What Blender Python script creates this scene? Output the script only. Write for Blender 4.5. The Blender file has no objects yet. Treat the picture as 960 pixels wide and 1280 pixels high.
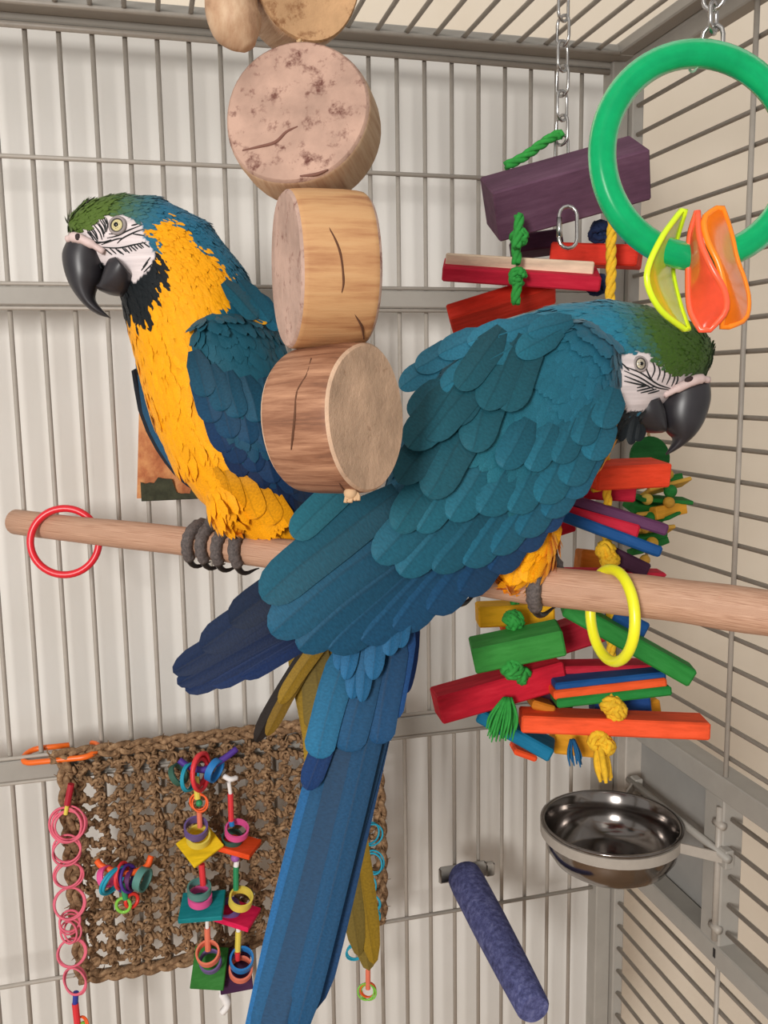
import bpy, math, random
import numpy as np
from mathutils import Vector, Matrix
from mathutils.bvhtree import BVHTree
random.seed(7)
rng = np.random.default_rng(7)
scene = bpy.context.scene
COL = scene.collection

# ------------------------------------------------------------------ camera
FPX = 1128.33
CAM = np.array([0.0, -1.0, 1.55])          # the back of the cage is the plane Y = 0
M = np.array([[0.96650468, -0.25624422, -0.01440872],
              [-0.04987374, -0.13244989, -0.98993416],
              [0.25175648, 0.95749461, -0.1407933]])   # rows: camera right, down, forward
cd = bpy.data.cameras.new('camera'); cam = bpy.data.objects.new('camera', cd); COL.objects.link(cam)
cd.sensor_fit = 'HORIZONTAL'; cd.sensor_width = 36.0; cd.lens = 36.0 * FPX / 960.0
cd.clip_start = 0.02; cd.clip_end = 50
cam.matrix_world = Matrix(((M[0][0], -M[1][0], -M[2][0], CAM[0]), (M[0][1], -M[1][1], -M[2][1], CAM[1]),
                           (M[0][2], -M[1][2], -M[2][2], CAM[2]), (0, 0, 0, 1)))
scene.camera = cam

# ------------------------------------------------------------------ light
world = bpy.data.worlds.new('World'); scene.world = world; world.use_nodes = True
bg = world.node_tree.nodes['Background']; bg.inputs[0].default_value = (1.0, 0.965, 0.92, 1); bg.inputs[1].default_value = 0.50
def area(name, loc, target, sx, sy, power, color):
    ld = bpy.data.lights.new(name, 'AREA'); ld.shape = 'RECTANGLE'; ld.size = sx; ld.size_y = sy
    ld.energy = power; ld.color = color
    o = bpy.data.objects.new(name, ld); COL.objects.link(o); o.location = loc
    o.rotation_euler = (Vector(target) - Vector(loc)).to_track_quat('-Z', 'Y').to_euler()
    return o
area('window_light', (-1.3, -2.6, 1.86), (0.1, 0.0, 1.5), 0.5, 0.7, 60, (1.0, 0.97, 0.93))
area('room_light', (-0.5, -2.0, 3.3), (0.1, -0.3, 1.4), 1.4, 1.4, 7, (1.0, 0.95, 0.88))
vs = scene.view_settings
vs.view_transform = 'Standard'; vs.look = 'None'; vs.gamma = 1.0; vs.exposure = 0.0; vs.use_curve_mapping = False

# ------------------------------------------------------------------ helpers
def ray(x, y): return M.T @ np.array([(x - 480) / FPX, (y - 640) / FPX, 1.0])
def P(x, y, d): return CAM + ray(x, y) * d                    # point seen at (x, y) at forward distance d
def PY(x, y, Y):
    r = ray(x, y); return CAM + r * ((Y - CAM[1]) / r[1])
def PX(x, y, X):
    r = ray(x, y); return CAM + r * ((X - CAM[0]) / r[0])
def PZ(x, y, Z):
    r = ray(x, y); return CAM + r * ((Z - CAM[2]) / r[2])
def depth_of(p): return float(M[2] @ (np.asarray(p) - CAM))
def pix(p):
    c = M @ (np.asarray(p) - CAM); return 480 + FPX * c[0] / c[2], 640 + FPX * c[1] / c[2]
RIGHT, DOWN, FWD = M[0], M[1], M[2]
def nrm(v): v = np.asarray(v, float); return v / max(1e-12, np.linalg.norm(v))
def lin(h):
    if isinstance(h, str):
        h = h.lstrip('#'); c = [int(h[i:i+2], 16) / 255 for i in (0, 2, 4)]
    else: c = [v / 255 for v in h]
    return np.array([v / 12.92 if v <= .04045 else ((v + .055) / 1.055) ** 2.4 for v in c])

class MB:
    """collects shapes, then links them as one mesh object"""
    def __init__(s): s.v = []; s.f = []; s.m = []; s.c = None; s.uv = None
    def add(s, v, f, mi=0):
        n = len(s.v); s.v.extend([tuple(map(float, p)) for p in v]); s.f.extend([tuple(i + n for i in q) for q in f]); s.m.extend([mi] * len(f)); return s
    def box(s, c, ax, half, bev=0.0, mi=0):
        """oriented box, centre c, 3 axes, half sizes, chamfered edges"""
        a, b, d = [nrm(x) for x in ax]; h = half
        if bev <= 0:
            pts = [np.array(c) + a*sx*h[0] + b*sy*h[1] + d*sz*h[2] for sx in (-1, 1) for sy in (-1, 1) for sz in (-1, 1)]
            s.add(pts, [(0,1,3,2),(4,6,7,5),(0,4,5,1),(2,3,7,6),(0,2,6,4),(1,5,7,3)], mi); return s
        bev = min(bev, min(h) * .9)
        pts = []; idx = {}
        for sx in (-1, 1):
            for sy in (-1, 1):
                for sz in (-1, 1):
                    sg = (sx, sy, sz)
                    for k in range(3):
                        q = [sg[i] * (h[i] - (0 if i == k else bev)) for i in range(3)]
                        idx[(sg, k)] = len(pts); pts.append(np.array(c) + a*q[0] + b*q[1] + d*q[2])
        F = []
        for k in range(3):
            o = [i for i in range(3) if i != k]
            for sg in (-1, 1):
                def key(u, w):
                    t = [0, 0, 0]; t[k] = sg; t[o[0]] = u; t[o[1]] = w; return idx[(tuple(t), k)]
                F.append((key(-1,-1), key(1,-1), key(1,1), key(-1,1)))
        for k in range(3):
            o = [i for i in range(3) if i != k]
            for u in (-1, 1):
                for w in (-1, 1):
                    def key(sg, kk):
                        t = [0, 0, 0]; t[k] = sg; t[o[0]] = u; t[o[1]] = w; return idx[(tuple(t), kk)]
                    F.append((key(-1, o[0]), key(1, o[0]), key(1, o[1]), key(-1, o[1])))
        for sx in (-1, 1):
            for sy in (-1, 1):
                for sz in (-1, 1): F.append(tuple(idx[((sx, sy, sz), k)] for k in range(3)))
        s.add(pts, F, mi); return s
    def tube(s, path, r, n=8, closed=False, caps=True, mi=0, flat=None):
        """tube along a path; r number or list; flat=(axis, factor) squashes the section along a fixed axis"""
        path = [np.asarray(p, float) for p in path]; k = len(path)
        rs = r if hasattr(r, '__len__') else [r] * k
        t = []
        for i in range(k):
            if closed: d = path[(i+1) % k] - path[i-1]
            else: d = path[min(i+1, k-1)] - path[max(i-1, 0)]
            t.append(nrm(d))
        ref = np.array([0, 0, 1.0]) if abs(t[0][2]) < .9 else np.array([1.0, 0, 0])
        u = nrm(np.cross(t[0], ref)); V = []
        for i in range(k):
            u = nrm(u - t[i] * np.dot(u, t[i])); w = np.cross(t[i], u)
            for j in range(n):
                a = 2 * math.pi * j / n; o = (u * math.cos(a) + w * math.sin(a)) * rs[i]
                if flat is not None: o = o - flat[0] * np.dot(o, flat[0]) * (1 - flat[1])
                V.append(path[i] + o)
        F = []
        for i in range(k if closed else k - 1):
            i2 = (i + 1) % k
            for j in range(n):
                j2 = (j + 1) % n; F.append((i*n+j, i*n+j2, i2*n+j2, i2*n+j))
        if not closed and caps:
            F.append(tuple(range(n - 1, -1, -1))); F.append(tuple((k-1)*n + j for j in range(n)))
        s.add(V, F, mi); return s
    def ring(s, c, normal, R, r, n=36, m=8, mi=0):
        a, b = frame(normal)
        return s.tube([np.asarray(c) + (a*math.cos(t) + b*math.sin(t)) * R for t in np.linspace(0, 2*math.pi, n, endpoint=False)], r, m, closed=True, mi=mi)
    def lathe(s, c, axis, prof, n=32, mi=0, wob=None, mids=None):
        """profile list (radius, height along axis)"""
        a, b = frame(axis); axis = nrm(axis); V = []; k = len(prof)
        for i, (r, h) in enumerate(prof):
            for j in range(n):
                t = 2*math.pi*j/n; w = 1 if wob is None else wob(t)
                V.append(np.asarray(c) + axis*h + (a*math.cos(t) + b*math.sin(t)) * max(r, 1e-5) * w)
        base = len(s.v)
        s.v.extend([tuple(map(float, p)) for p in V])
        for i in range(k-1):
            for j in range(n):
                j2 = (j+1) % n
                s.f.append((base+i*n+j, base+i*n+j2, base+(i+1)*n+j2, base+(i+1)*n+j)); s.m.append(mids[i] if mids else mi)
        return s
    def ball(s, c, r, n=12, m=8, sc=(1, 1, 1), ax=None, mi=0):
        ax = ax if ax is not None else np.eye(3); V = []; F = []
        for i in range(m + 1):
            p = math.pi * i / m
            for j in range(n):
                t = 2*math.pi*j/n
                q = np.array([math.sin(p)*math.cos(t)*sc[0], math.sin(p)*math.sin(t)*sc[1], math.cos(p)*sc[2]]) * r
                V.append(np.asarray(c) + ax[0]*q[0] + ax[1]*q[1] + ax[2]*q[2])
        for i in range(m):
            for j in range(n): F.append((i*n+j, (i+1)*n+j, (i+1)*n+(j+1) % n, i*n+(j+1) % n))
        s.add(V, F, mi); return s
    def rope(s, path, R, strands=3, pitch=None, n=6, mi=0):
        """twisted rope along a path"""
        path = resample(path, max(8, int(plen(path) / (R * .7)))); pitch = pitch or R * 7
        T = [nrm(path[min(i+1, len(path)-1)] - path[max(i-1, 0)]) for i in range(len(path))]
        ref = np.array([0, 0, 1.0]) if abs(T[0][2]) < .9 else np.array([1.0, 0, 0])
        u = nrm(np.cross(T[0], ref)); us = []
        for t in T: u = nrm(u - t*np.dot(u, t)); us.append(u)
        L = 0; ph = []
        for i in range(len(path)):
            if i: L += np.linalg.norm(path[i] - path[i-1])
            ph.append(2*math.pi*L/pitch)
        for k in range(strands):
            o = 2*math.pi*k/strands
            s.tube([path[i] + (us[i]*math.cos(ph[i]+o) + np.cross(T[i], us[i])*math.sin(ph[i]+o)) * R*.52 for i in range(len(path))], R*.55, n, mi=mi)
        return s
    def build(s, name, mat, root=None, smooth=True, parent=None, origin=None):
        me = bpy.data.meshes.new(name)
        o = bpy.data.objects.new(name, me)
        if root is not None: off = np.array(root.location)
        else: off = np.asarray(origin if origin is not None else base_of(s.v), float)
        me.from_pydata([tuple(np.asarray(p) - off) for p in s.v], [], s.f)
        for mt in (mat if isinstance(mat, (list, tuple)) else [mat]): me.materials.append(mt)
        if any(s.m): me.polygons.foreach_set('material_index', s.m)
        if s.c is not None:
            at = me.color_attributes.new('Col', 'FLOAT_COLOR', 'POINT')
            cc = np.ones((len(s.v), 4), np.float32); cc[:, :3] = np.asarray(s.c, np.float32)
            at.data.foreach_set('color', cc.ravel())
        if s.uv is not None:
            ul = me.uv_layers.new(name='UVMap'); li = np.empty(len(me.loops), np.int32); me.loops.foreach_get('vertex_index', li)
            ul.data.foreach_set('uv', np.asarray(s.uv, np.float32)[li].ravel())
        me.polygons.foreach_set('use_smooth', [smooth] * len(me.polygons)); me.update()
        COL.objects.link(o)
        if root is not None: o.parent = parent if parent is not None else root
        else: o.location = off
        if smooth == 'auto':
            pass
        return o
def base_of(v):
    a = np.array(v); return ((a[:, 0].min()+a[:, 0].max())/2, (a[:, 1].min()+a[:, 1].max())/2, a[:, 2].min())
def frame(n):
    n = nrm(n); r = np.array([0, 0, 1.0]) if abs(n[2]) < .9 else np.array([1.0, 0, 0])
    a = nrm(np.cross(r, n)); return a, np.cross(n, a)
def plen(p): return sum(np.linalg.norm(np.asarray(p[i+1]) - np.asarray(p[i])) for i in range(len(p)-1))
def resample(path, n):
    path = [np.asarray(p, float) for p in path]; d = [0]
    for i in range(len(path)-1): d.append(d[-1] + np.linalg.norm(path[i+1]-path[i]))
    a = np.array(path); q = np.linspace(0, d[-1], n)
    return [np.array([np.interp(t, d, a[:, k]) for k in range(a.shape[1])]) for t in q]
def spline(pts, n=8):
    """Catmull-Rom through the points"""
    p = [np.asarray(x, float) for x in pts]; p = [2*p[0]-p[1]] + p + [2*p[-1]-p[-2]]; out = []
    for i in range(1, len(p)-2):
        for k in range(n):
            t = k/n; out.append(.5*((2*p[i]) + (p[i+1]-p[i-1])*t + (2*p[i-1]-5*p[i]+4*p[i+1]-p[i+2])*t*t + (3*p[i]-p[i-1]-3*p[i+1]+p[i+2])*t**3))
    out.append(p[-2]); return out
def sharp(o, ang=35):
    """smooth shading with hard edges above an angle"""
    me = o.data
    me.set_sharp_from_angle(angle=math.radians(ang)); return o
def thing(name, label, cat, loc, group=None):
    o = bpy.data.objects.new(name, None); COL.objects.link(o); o.location = tuple(map(float, loc)); o.empty_display_size = .02
    o['label'] = label; o['category'] = cat
    if group: o['group'] = group
    return o
def tag(o, label, cat, group=None):
    o['label'] = label; o['category'] = cat
    if group: o['group'] = group
    return o

# ------------------------------------------------------------------ materials
def nodes(name):
    m = bpy.data.materials.new(name); m.use_nodes = True; nt = m.node_tree
    return m, nt, nt.nodes['Principled BSDF']
def ramp(nt, fac, stops):
    r = nt.nodes.new('ShaderNodeValToRGB'); e = r.color_ramp.elements
    while len(e) < len(stops): e.new(.5)
    for i, (p, c) in enumerate(stops): e[i].position = p; e[i].color = (*c, 1)
    nt.links.new(fac, r.inputs[0]); return r.outputs[0]
def noise(nt, scale, detail=4, rough=.6, stretch=None, coord='Object', rot=None):
    tc = nt.nodes.new('ShaderNodeTexCoord'); n = nt.nodes.new('ShaderNodeTexNoise')
    n.inputs['Scale'].default_value = scale; n.inputs['Detail'].default_value = detail; n.inputs['Roughness'].default_value = rough
    if stretch is not None or rot is not None:
        mp = nt.nodes.new('ShaderNodeMapping')
        if stretch is not None: mp.inputs['Scale'].default_value = stretch
        if rot is not None: mp.inputs['Rotation'].default_value = rot
        nt.links.new(tc.outputs[coord], mp.inputs[0]); nt.links.new(mp.outputs[0], n.inputs['Vector'])
    else: nt.links.new(tc.outputs[coord], n.inputs['Vector'])
    return n.outputs['Fac']
def bump(nt, bs, fac, strength, dist=.001):
    b = nt.nodes.new('ShaderNodeBump'); b.inputs['Strength'].default_value = strength; b.inputs['Distance'].default_value = dist
    nt.links.new(fac, b.inputs['Height']); nt.links.new(b.outputs[0], bs.inputs['Normal'])
_mc = {}
def plain(name, col, rough=.5, metal=0, var=.08, scale=60, spec=.5, trans=0, bumps=0, alpha=1):
    if name in _mc: return _mc[name]
    m, nt, bs = nodes(name); c = lin(col)
    bs.inputs['Roughness'].default_value = rough; bs.inputs['Metallic'].default_value = metal
    bs.inputs['Specular IOR Level'].default_value = spec
    if trans: bs.inputs['Transmission Weight'].default_value = trans; bs.inputs['IOR'].default_value = 1.3
    if alpha < 1: bs.inputs['Alpha'].default_value = alpha
    f = noise(nt, scale, 5)
    nt.links.new(ramp(nt, f, [(.3, c*(1-var)), (.7, np.minimum(1, c*(1+var)))]), bs.inputs['Base Color'])
    if bumps: bump(nt, bs, f, bumps)
    _mc[name] = m; return m
def dyed(col, name=None):
    """dyed pine: grain streaks, a little worn"""
    name = name or 'dyed_wood_' + ''.join('%02x' % int(v) for v in (col if not isinstance(col, str) else [int(col.lstrip('#')[i:i+2], 16) for i in (0, 2, 4)]))
    if name in _mc: return _mc[name]
    m, nt, bs = nodes(name); c = lin(col)
    bs.inputs['Roughness'].default_value = .72; bs.inputs['Specular IOR Level'].default_value = .25
    f = noise(nt, 70, 5, .65, (.25, 1, 1)); g = noise(nt, 260, 3, .6, (.15, 1, 1))
    mx = nt.nodes.new('ShaderNodeMath'); mx.operation = 'MULTIPLY_ADD'; nt.links.new(g, mx.inputs[0]); mx.inputs[1].default_value = .5; nt.links.new(f, mx.inputs[2])
    nt.links.new(ramp(nt, mx.outputs[0], [(.5, c*.72), (.75, c), (1.0, np.minimum(1, c*1.2+.015))]), bs.inputs['Base Color'])
    bump(nt, bs, g, .25, .0006); _mc[name] = m; return m
M_cage = plain('cage_powder_coat', (168, 160, 150), .45, 0, .05, 120)
M_cage2 = plain('cage_frame_paint', (160, 155, 147), .5, 0, .05, 40)
M_plate = plain('feeder_plate_paint', (150, 148, 144), .5, 0, .05, 30)
# ------------------------------------------------------------------ the setting: room walls and the cage
def structure(o): o['kind'] = 'structure'; return o
m, nt, bs = nodes('white_backing'); M_white = m; bs.inputs['Roughness'].default_value = .55
nt.links.new(ramp(nt, noise(nt, 5, 3), [(.3, lin((226, 222, 215))), (.7, lin((234, 231, 226)))]), bs.inputs['Base Color'])
m, nt, bs = nodes('cream_wall_paint'); M_cream = m; bs.inputs['Roughness'].default_value = .8
nt.links.new(ramp(nt, noise(nt, 8, 4), [(.3, lin((238, 224, 204))), (.7, lin((242, 229, 210)))]), bs.inputs['Base Color'])
bump(nt, bs, noise(nt, 300, 2), .1, .0005)
m, nt, bs = nodes('floor_paint'); M_floor = m; bs.inputs['Roughness'].default_value = .5
nt.links.new(ramp(nt, noise(nt, 14, 4, .6, (1, 9, 1)), [(.3, lin((150, 120, 92))), (.7, lin((176, 146, 116)))]), bs.inputs['Base Color'])
ID = np.eye(3)
def slab(name, x0, x1, y0, y1, z0, z1, mat): 
    return structure(MB().box(((x0+x1)/2, (y0+y1)/2, (z0+z1)/2), ID, ((x1-x0)/2, (y1-y0)/2, (z1-z0)/2)).build(name, mat, smooth=False))
Z0 = CAM[2]
slab('wall_far', -3.0, 3.0, .50, .56, 0, 2.8, M_cream)
slab('wall_back', -.9, .592, .085, .10, 0, Z0 + .392, M_white)     # white surface close behind the cage
slab('floor', -3.0, 3.0, -4.5, .50, -.05, 0, M_floor)

def cage_side(name):
    o = bpy.data.objects.new(name, None); COL.objects.link(o); o.location = (0, 0, 0); o['kind'] = 'structure'; o.empty_display_size = .05; return o
WB, WR, CE = cage_side('wall_back_bars'), cage_side('wall_right_bars'), cage_side('ceiling')
XR = .563
def bar(root, a, b, r=.0025, name='bar', mat=None, n=8):
    return MB().tube([a, b], r, n).build(name, mat or M_cage, root)
def rail(root, name, c, half, mat=None, bev=.0015):
    return sharp(MB().box(c, ID, half, bev).build(name, mat or M_cage2, root))
# back side: upright bars, two flat rails, two thin cross bars
S = .0315
for k in range(-14, 18):
    x = .0003 + S*k
    if x > .53: continue
    bar(WB, (x, -.002, Z0 - .98), (x, -.002, Z0 + .36))
for z in (.2275, -.6545, -.90):
    bar(WB, (-.45, -.0062, Z0 + z), (.536, -.0062, Z0 + z), .0024, 'crossbar')
for zc, h in ((.0925, .0095), (-.4045, .0115)):
    rail(WB, 'rail', (.04, -.006, Z0 + zc), (.50, .007, h))
    for s in (-1, 1): bar(WB, (-.45, -.010, Z0 + zc + s*(h + .0025)), (.536, -.010, Z0 + zc + s*(h + .0025)), .0022, 'rail_edge_bar')
rail(WB, 'top_rail', (.04, -.003, Z0 + .362), (.52, .008, .009))
bar(WB, (-.45, -.009, Z0 + .3495), (.545, -.009, Z0 + .3495), .0034, 'rail_edge_bar')
# corner post
rail(WB, 'corner_post', (.5455, -.006, Z0 - .32), (.0105, .012, .68))
rail(WR, 'corner_post', (.5635, -.014, Z0 - .32), (.0072, .0125, .675))
# right side: level bars, upright cross bars, feeder door frame
Zf0, Zf1 = -.6085, -.405
for k in range(-26, 12):
    z = -.006 + .0316*k
    if z > .335: continue
    if Zf0 - .012 < z < Zf1 + .012:
        if z < Zf1 - .03 and z > Zf0 + .012: bar(WR, (XR, -.246, Z0 + z), (XR, -1.25, Z0 + z), .0025)
        continue
    bar(WR, (XR, -.012, Z0 + z), (XR, -1.25, Z0 + z), .0025)
for y, z0, z1 in ((-.239, Zf1 - .01, .35), (-.239, -.98, Zf0), (-.72, -.98, .35)):
    bar(WR, (XR - .0045, y, Z0 + z0), (XR - .0045, y, Z0 + z1), .0026, 'crossbar')
rail(WR, 'top_rail', (.5605, -.62, Z0 + .3515), (.0095, .628, .0115))
rail(WR, 'feeder_frame_rail', (.567, -.62, Z0 - .417), (.0131, .612, .0125))
rail(WR, 'feeder_frame_rail', (.567, -.62, Z0 - .603), (.0132, .611, .0125))
rail(WR, 'feeder_frame_upright', (.5672, -.2265, Z0 - .51), (.0122, .0165, .095))
rail(WR, 'feeder_frame_upright', (.5675, -.036, Z0 - .51), (.0115, .010, .095), mat=plain('pale_frame_paint', (178, 170, 160), .5))
rail(WR, 'feeder_door_plate', (.579, -.125, Z0 - .462), (.0012, .095, .032), M_plate, .0004)
rail(WR, 'feeder_door_plate', (.583, -.125, Z0 - .545), (.0012, .095, .054), M_plate, .0004)
MB().tube([(.5535, -.2385, Z0-.437), (.5535, -.2385, Z0-.585)], .0036, 8).build('hinge_rod', M_cage, WR)
for z in (-.455, -.570): MB().tube([(.553, -.232, Z0+z), (.553, -.247, Z0+z)], .0042, 8).build('hinge_knuckle', M_cage, WR)
sharp(MB().box((.5535, -.2385, Z0-.6), ID, (.0004, .0018, .005)).build('latch_slot', plain('dark_slot', (25, 22, 20)), WR))
# ceiling of the cage
ZC = .3625
for k in range(-14, 18):
    x = .0003 + S*k + .0008
    if x > .535: continue
    bar(CE, (x, -.036, Z0 + ZC), (x, -1.1, Z0 + ZC), .0025)
rail(CE, 'frame_rail', (.04, -.0245, Z0 + ZC + .002), (.515, .0125, .0055))
bar(CE, (-.45, -.040, Z0 + ZC - .0035), (.53, -.040, Z0 + ZC - .0035), .0026, 'crossbar')
rail(CE, 'frame_rail', (.5405, -.60, Z0 + ZC + .0035), (.0096, .598, .0064))
# ------------------------------------------------------------------ wood perch and the two rings hung on it
def perch_inv(x): return 1.081 + (x - 20) / 940 * .754
def perch_c(x): return P(x, 652 + (x - 20) * (113 / 940), 1 / perch_inv(x))
def perch_r(x): return .0127 + (x - 20) / 940 * .00145
m, nt, bs = nodes('peeled_branch'); M_perch = m; bs.inputs['Roughness'].default_value = .6
a_ = np.array(perch_c(20)); b_ = np.array(perch_c(1010)); PAX = nrm(b_ - a_)
tc = nt.nodes.new('ShaderNodeTexCoord'); nz = nt.nodes.new('ShaderNodeTexNoise'); mp = nt.nodes.new('ShaderNodeMapping')
mp.inputs['Scale'].default_value = (1, 14, 1); nt.links.new(tc.outputs['UV'], mp.inputs[0]); nt.links.new(mp.outputs[0], nz.inputs['Vector'])
nz.inputs['Scale'].default_value = 9; nz.inputs['Detail'].default_value = 6
nt.links.new(ramp(nt, nz.outputs['Fac'], [(.25, lin((150, 108, 82))), (.5, lin((190, 148, 122))), (.8, lin((212, 174, 148)))]), bs.inputs['Base Color'])
bump(nt, bs, nz.outputs['Fac'], .3, .001)
mb = MB(); xs = list(np.linspace(20, 1010, 40)); n_ = 20
path = [perch_c(x) + DOWN * .0006 * math.sin(x * .021) for x in xs]; rs = [perch_r(x) * (1 + .02 * math.sin(x * .05)) for x in xs]
path = [path[0] - PAX * .004] + path; rs = [rs[0] * .72] + rs
Lx = (XR - .006 - path[-1][0]) / PAX[0]; path += [path[-1] + PAX*Lx*t for t in (.25, .5, .75, 1)]; rs += [rs[-1]]*4
mb.tube(path, rs, n_)
mb.uv = [((i // n_) * .08, (i % n_) / n_) for i in range(len(mb.v))]
tag(mb.build('wooden_perch', M_perch), 'long peeled branch perch the two parrots stand on', 'perch')
M_red = plain('red_plastic', (226, 38, 52), .3, var=.03); M_yel = plain('yellow_plastic', (238, 236, 40), .3, var=.03)
c = P(81, 677, .884); tag(MB().ring(c, nrm(-FWD + RIGHT * .12), .0325, .0036, 48, 10).build('plastic_ring', M_red), 'red plastic ring hanging on the wooden perch', 'ring')
c = P(764.5, 769, .590); tag(MB().ring(c, RIGHT * .97 + FWD * .24, .0300, .0036, 48, 10).build('plastic_ring', M_yel), 'yellow plastic ring hanging on the wooden perch', 'ring')

# ------------------------------------------------------------------ hanging toy of four wood slices
def wood_uv(name, cols, rough=.6, sx=1.0, sy=12.0, scale=6, bm=.35):
    m, nt, bs = nodes(name); bs.inputs['Roughness'].default_value = rough; bs.inputs['Specular IOR Level'].default_value = .3
    tc = nt.nodes.new('ShaderNodeTexCoord'); mp = nt.nodes.new('ShaderNodeMapping'); mp.inputs['Scale'].default_value = (sx, sy, 1)
    nt.links.new(tc.outputs['UV'], mp.inputs[0]); out = []
    for sc_ in (scale, scale * 3.1):
        nz = nt.nodes.new('ShaderNodeTexNoise'); nz.inputs['Scale'].default_value = sc_; nz.inputs['Detail'].default_value = 6; nz.inputs['Roughness'].default_value = .62
        nt.links.new(mp.outputs[0], nz.inputs['Vector']); out.append(nz.outputs['Fac'])
    ad = nt.nodes.new('ShaderNodeMath'); ad.operation = 'MULTIPLY_ADD'; nt.links.new(out[1], ad.inputs[0]); ad.inputs[1].default_value = .35; nt.links.new(out[0], ad.inputs[2])
    nt.links.new(ramp(nt, ad.outputs[0], [(p, lin(c)) for p, c in cols]), bs.inputs['Base Color']); bump(nt, bs, ad.outputs[0], bm, .002); return m
def speckled(name, base, lo, spots=.0, scale=120):
    m, nt, bs = nodes(name); bs.inputs['Roughness'].default_value = .85; bs.inputs['Specular IOR Level'].default_value = .2
    f = noise(nt, scale, 6, .7); g = noise(nt, 34, 4, .6)
    mxn = nt.nodes.new('ShaderNodeMix'); mxn.data_type = 'RGBA'
    nt.links.new(ramp(nt, g, [(.32, lin(base) * .74), (.68, np.minimum(1, lin(base) * 1.16))]), mxn.inputs['A'])
    mxn.inputs['B'].default_value = (*lin(lo), 1)
    nt.links.new(ramp(nt, f, [(.22 + spots, (1, 1, 1)), (.36 + spots, (0, 0, 0))]), mxn.inputs['Factor'])
    nt.links.new(mxn.outputs['Result'], bs.inputs['Base Color']); bump(nt, bs, f, .5, .002); return m
M_end1 = speckled('weathered_end_grain', (180, 148, 132), (104, 66, 58), .105, 105)
M_end2 = speckled('rough_end_grain', (190, 160, 146), (130, 92, 82), .08, 130)
M_end3 = speckled('pale_end_grain', (214, 180, 152), (140, 100, 72), .02, 110)
M_end0 = speckled('brown_end_grain', (198, 158, 118), (120, 78, 48), .09, 80)
M_side2 = wood_uv('tan_peeled_wood', [(.44, (132, 84, 56)), (.58, (178, 128, 88)), (.72, (200, 154, 108)), (.9, (206, 164, 118))], sy=.36, sx=.2, scale=4)
M_side3 = wood_uv('brown_peeled_wood', [(.45, (80, 54, 44)), (.62, (140, 96, 72)), (.86, (196, 148, 116))], sy=.42, sx=.22, scale=4)
M_side1 = wood_uv('grey_tan_wood', [(.35, (120, 84, 62)), (.6, (182, 146, 116)), (.8, (200, 170, 140))], sy=.6, sx=.3, scale=5)
M_crack = plain('wood_crack', (92, 58, 38), .9)
T1 = thing('wood_slice_toy', 'hanging string of thick round branch slices, pale cut ends and peeled sides', 'bird toy', P(440, 622, .50))
def cam_dir(x, y, z): return RIGHT * x + DOWN * y + FWD * z
def wslice(fx, fy, d, n, R, T, mats, seed, squash=1.0):
    d *= .93; R *= .93; T *= .93
    rr = np.random.default_rng(seed); ph = rr.uniform(0, 6.28, 4); am = rr.uniform(.004, .016, 4)
    wob = lambda t: 1 + sum(am[k] * math.sin((k + 2) * t + ph[k]) for k in range(4))
    n = nrm(cam_dir(*n)); fc = P(fx, fy, d); a, b = frame(n); N = 48
    mb = MB(); prof = [(0, T), (R*.35, T), (R*.7, T), (R*.955, T-.0002), (R*.99, T-.0016), (R, T-.004), (R*1.012, T*.72), (R*1.012, T*.28), (R, .004), (R*.99, .0016), (R*.955, 0), (R*.5, 0), (0, 0)]
    mids = [1, 1, 1, 1, 0, 0, 0, 0, 0, 1, 1, 1]
    mb.lathe(fc - n*T, n, prof[::-1], N, wob=wob, mids=mids[::-1])
    mb.uv = [((i % N) / N * 6.28 * R * 30 if False else abs(((i % N) / N) * 2 - 1) * 8, prof[::-1][i // N][1] * 12) for i in range(len(mb.v))]
    mb.uv = [(u_[1], u_[0]) for u_ in mb.uv]
    o = sharp(mb.build('wood_slice', mats, T1), 40); return fc, n, a, b, R, T, wob
def crack(sl, pts, r=.0011):
    r *= .62
    """dark split in the peeled side, points (pixel) dropped on the slice's side"""
    fc, n, a, b, R, T, wob = sl; out = []
    for (x, y) in pts:
        o = CAM; dv = nrm(ray(x, y)); oc = o - fc; dp = dv - n*np.dot(dv, n); op = oc - n*np.dot(oc, n)
        A = np.dot(dp, dp); B = 2*np.dot(dp, op); C = np.dot(op, op) - (R*1.006)**2; disc = max(0, B*B - 4*A*C)
        out.append(o + dv * ((-B - math.sqrt(disc)) / (2*A)))
    k = len(out); sp = spline(out, 5); mb = MB(); mb.tube(sp, [r * (.35 + .65*math.sin(math.pi * (i+.5)/len(sp))) for i in range(len(sp))], 6); mb.build('crack', M_crack, T1)
wslice(386, -22, .505, (.28, .30, -.9), .0300, .052, [M_side1, M_end0], 1)
s1 = wslice(369, 139, .497, (-.20, -.06, -.97), .0412, .034, [M_side1, M_end1], 2)
s2 = wslice(356, 337, .497, (-.955, .07, -.29), .0432, .0435, [M_side2, M_end2], 3)
s3 = wslice(461, 522, .497, (.86, .02, -.50), .0412, .0440, [M_side3, M_end3], 5)
crack(s2, [(388, 258), (409, 282), (424, 312), (429, 345), (428, 362), (421, 382)], .0012); crack(s2, [(443, 392), (452, 408), (455, 424)], .0010)
crack(s3, [(389, 448), (384, 468), (372, 490), (369, 520), (366, 545), (364, 562)], .0014); crack(s3, [(424, 604), (430, 612), (438, 616)], .001)
def face_crack(sl, pts, r):
    fc, n = sl[0], sl[1]; sp = []
    for (x, y) in pts: rv = ray(x, y); sp.append(CAM + rv * (np.dot(fc - CAM, n) / np.dot(rv, n)))
    sp = spline(sp, 5); MB().tube(sp, [r*(.3 + .7*math.sin(math.pi*(i+.5)/len(sp))) for i in range(len(sp))], 6).build('crack', plain('grey_crack', (120, 82, 70), .9), T1)
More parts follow.
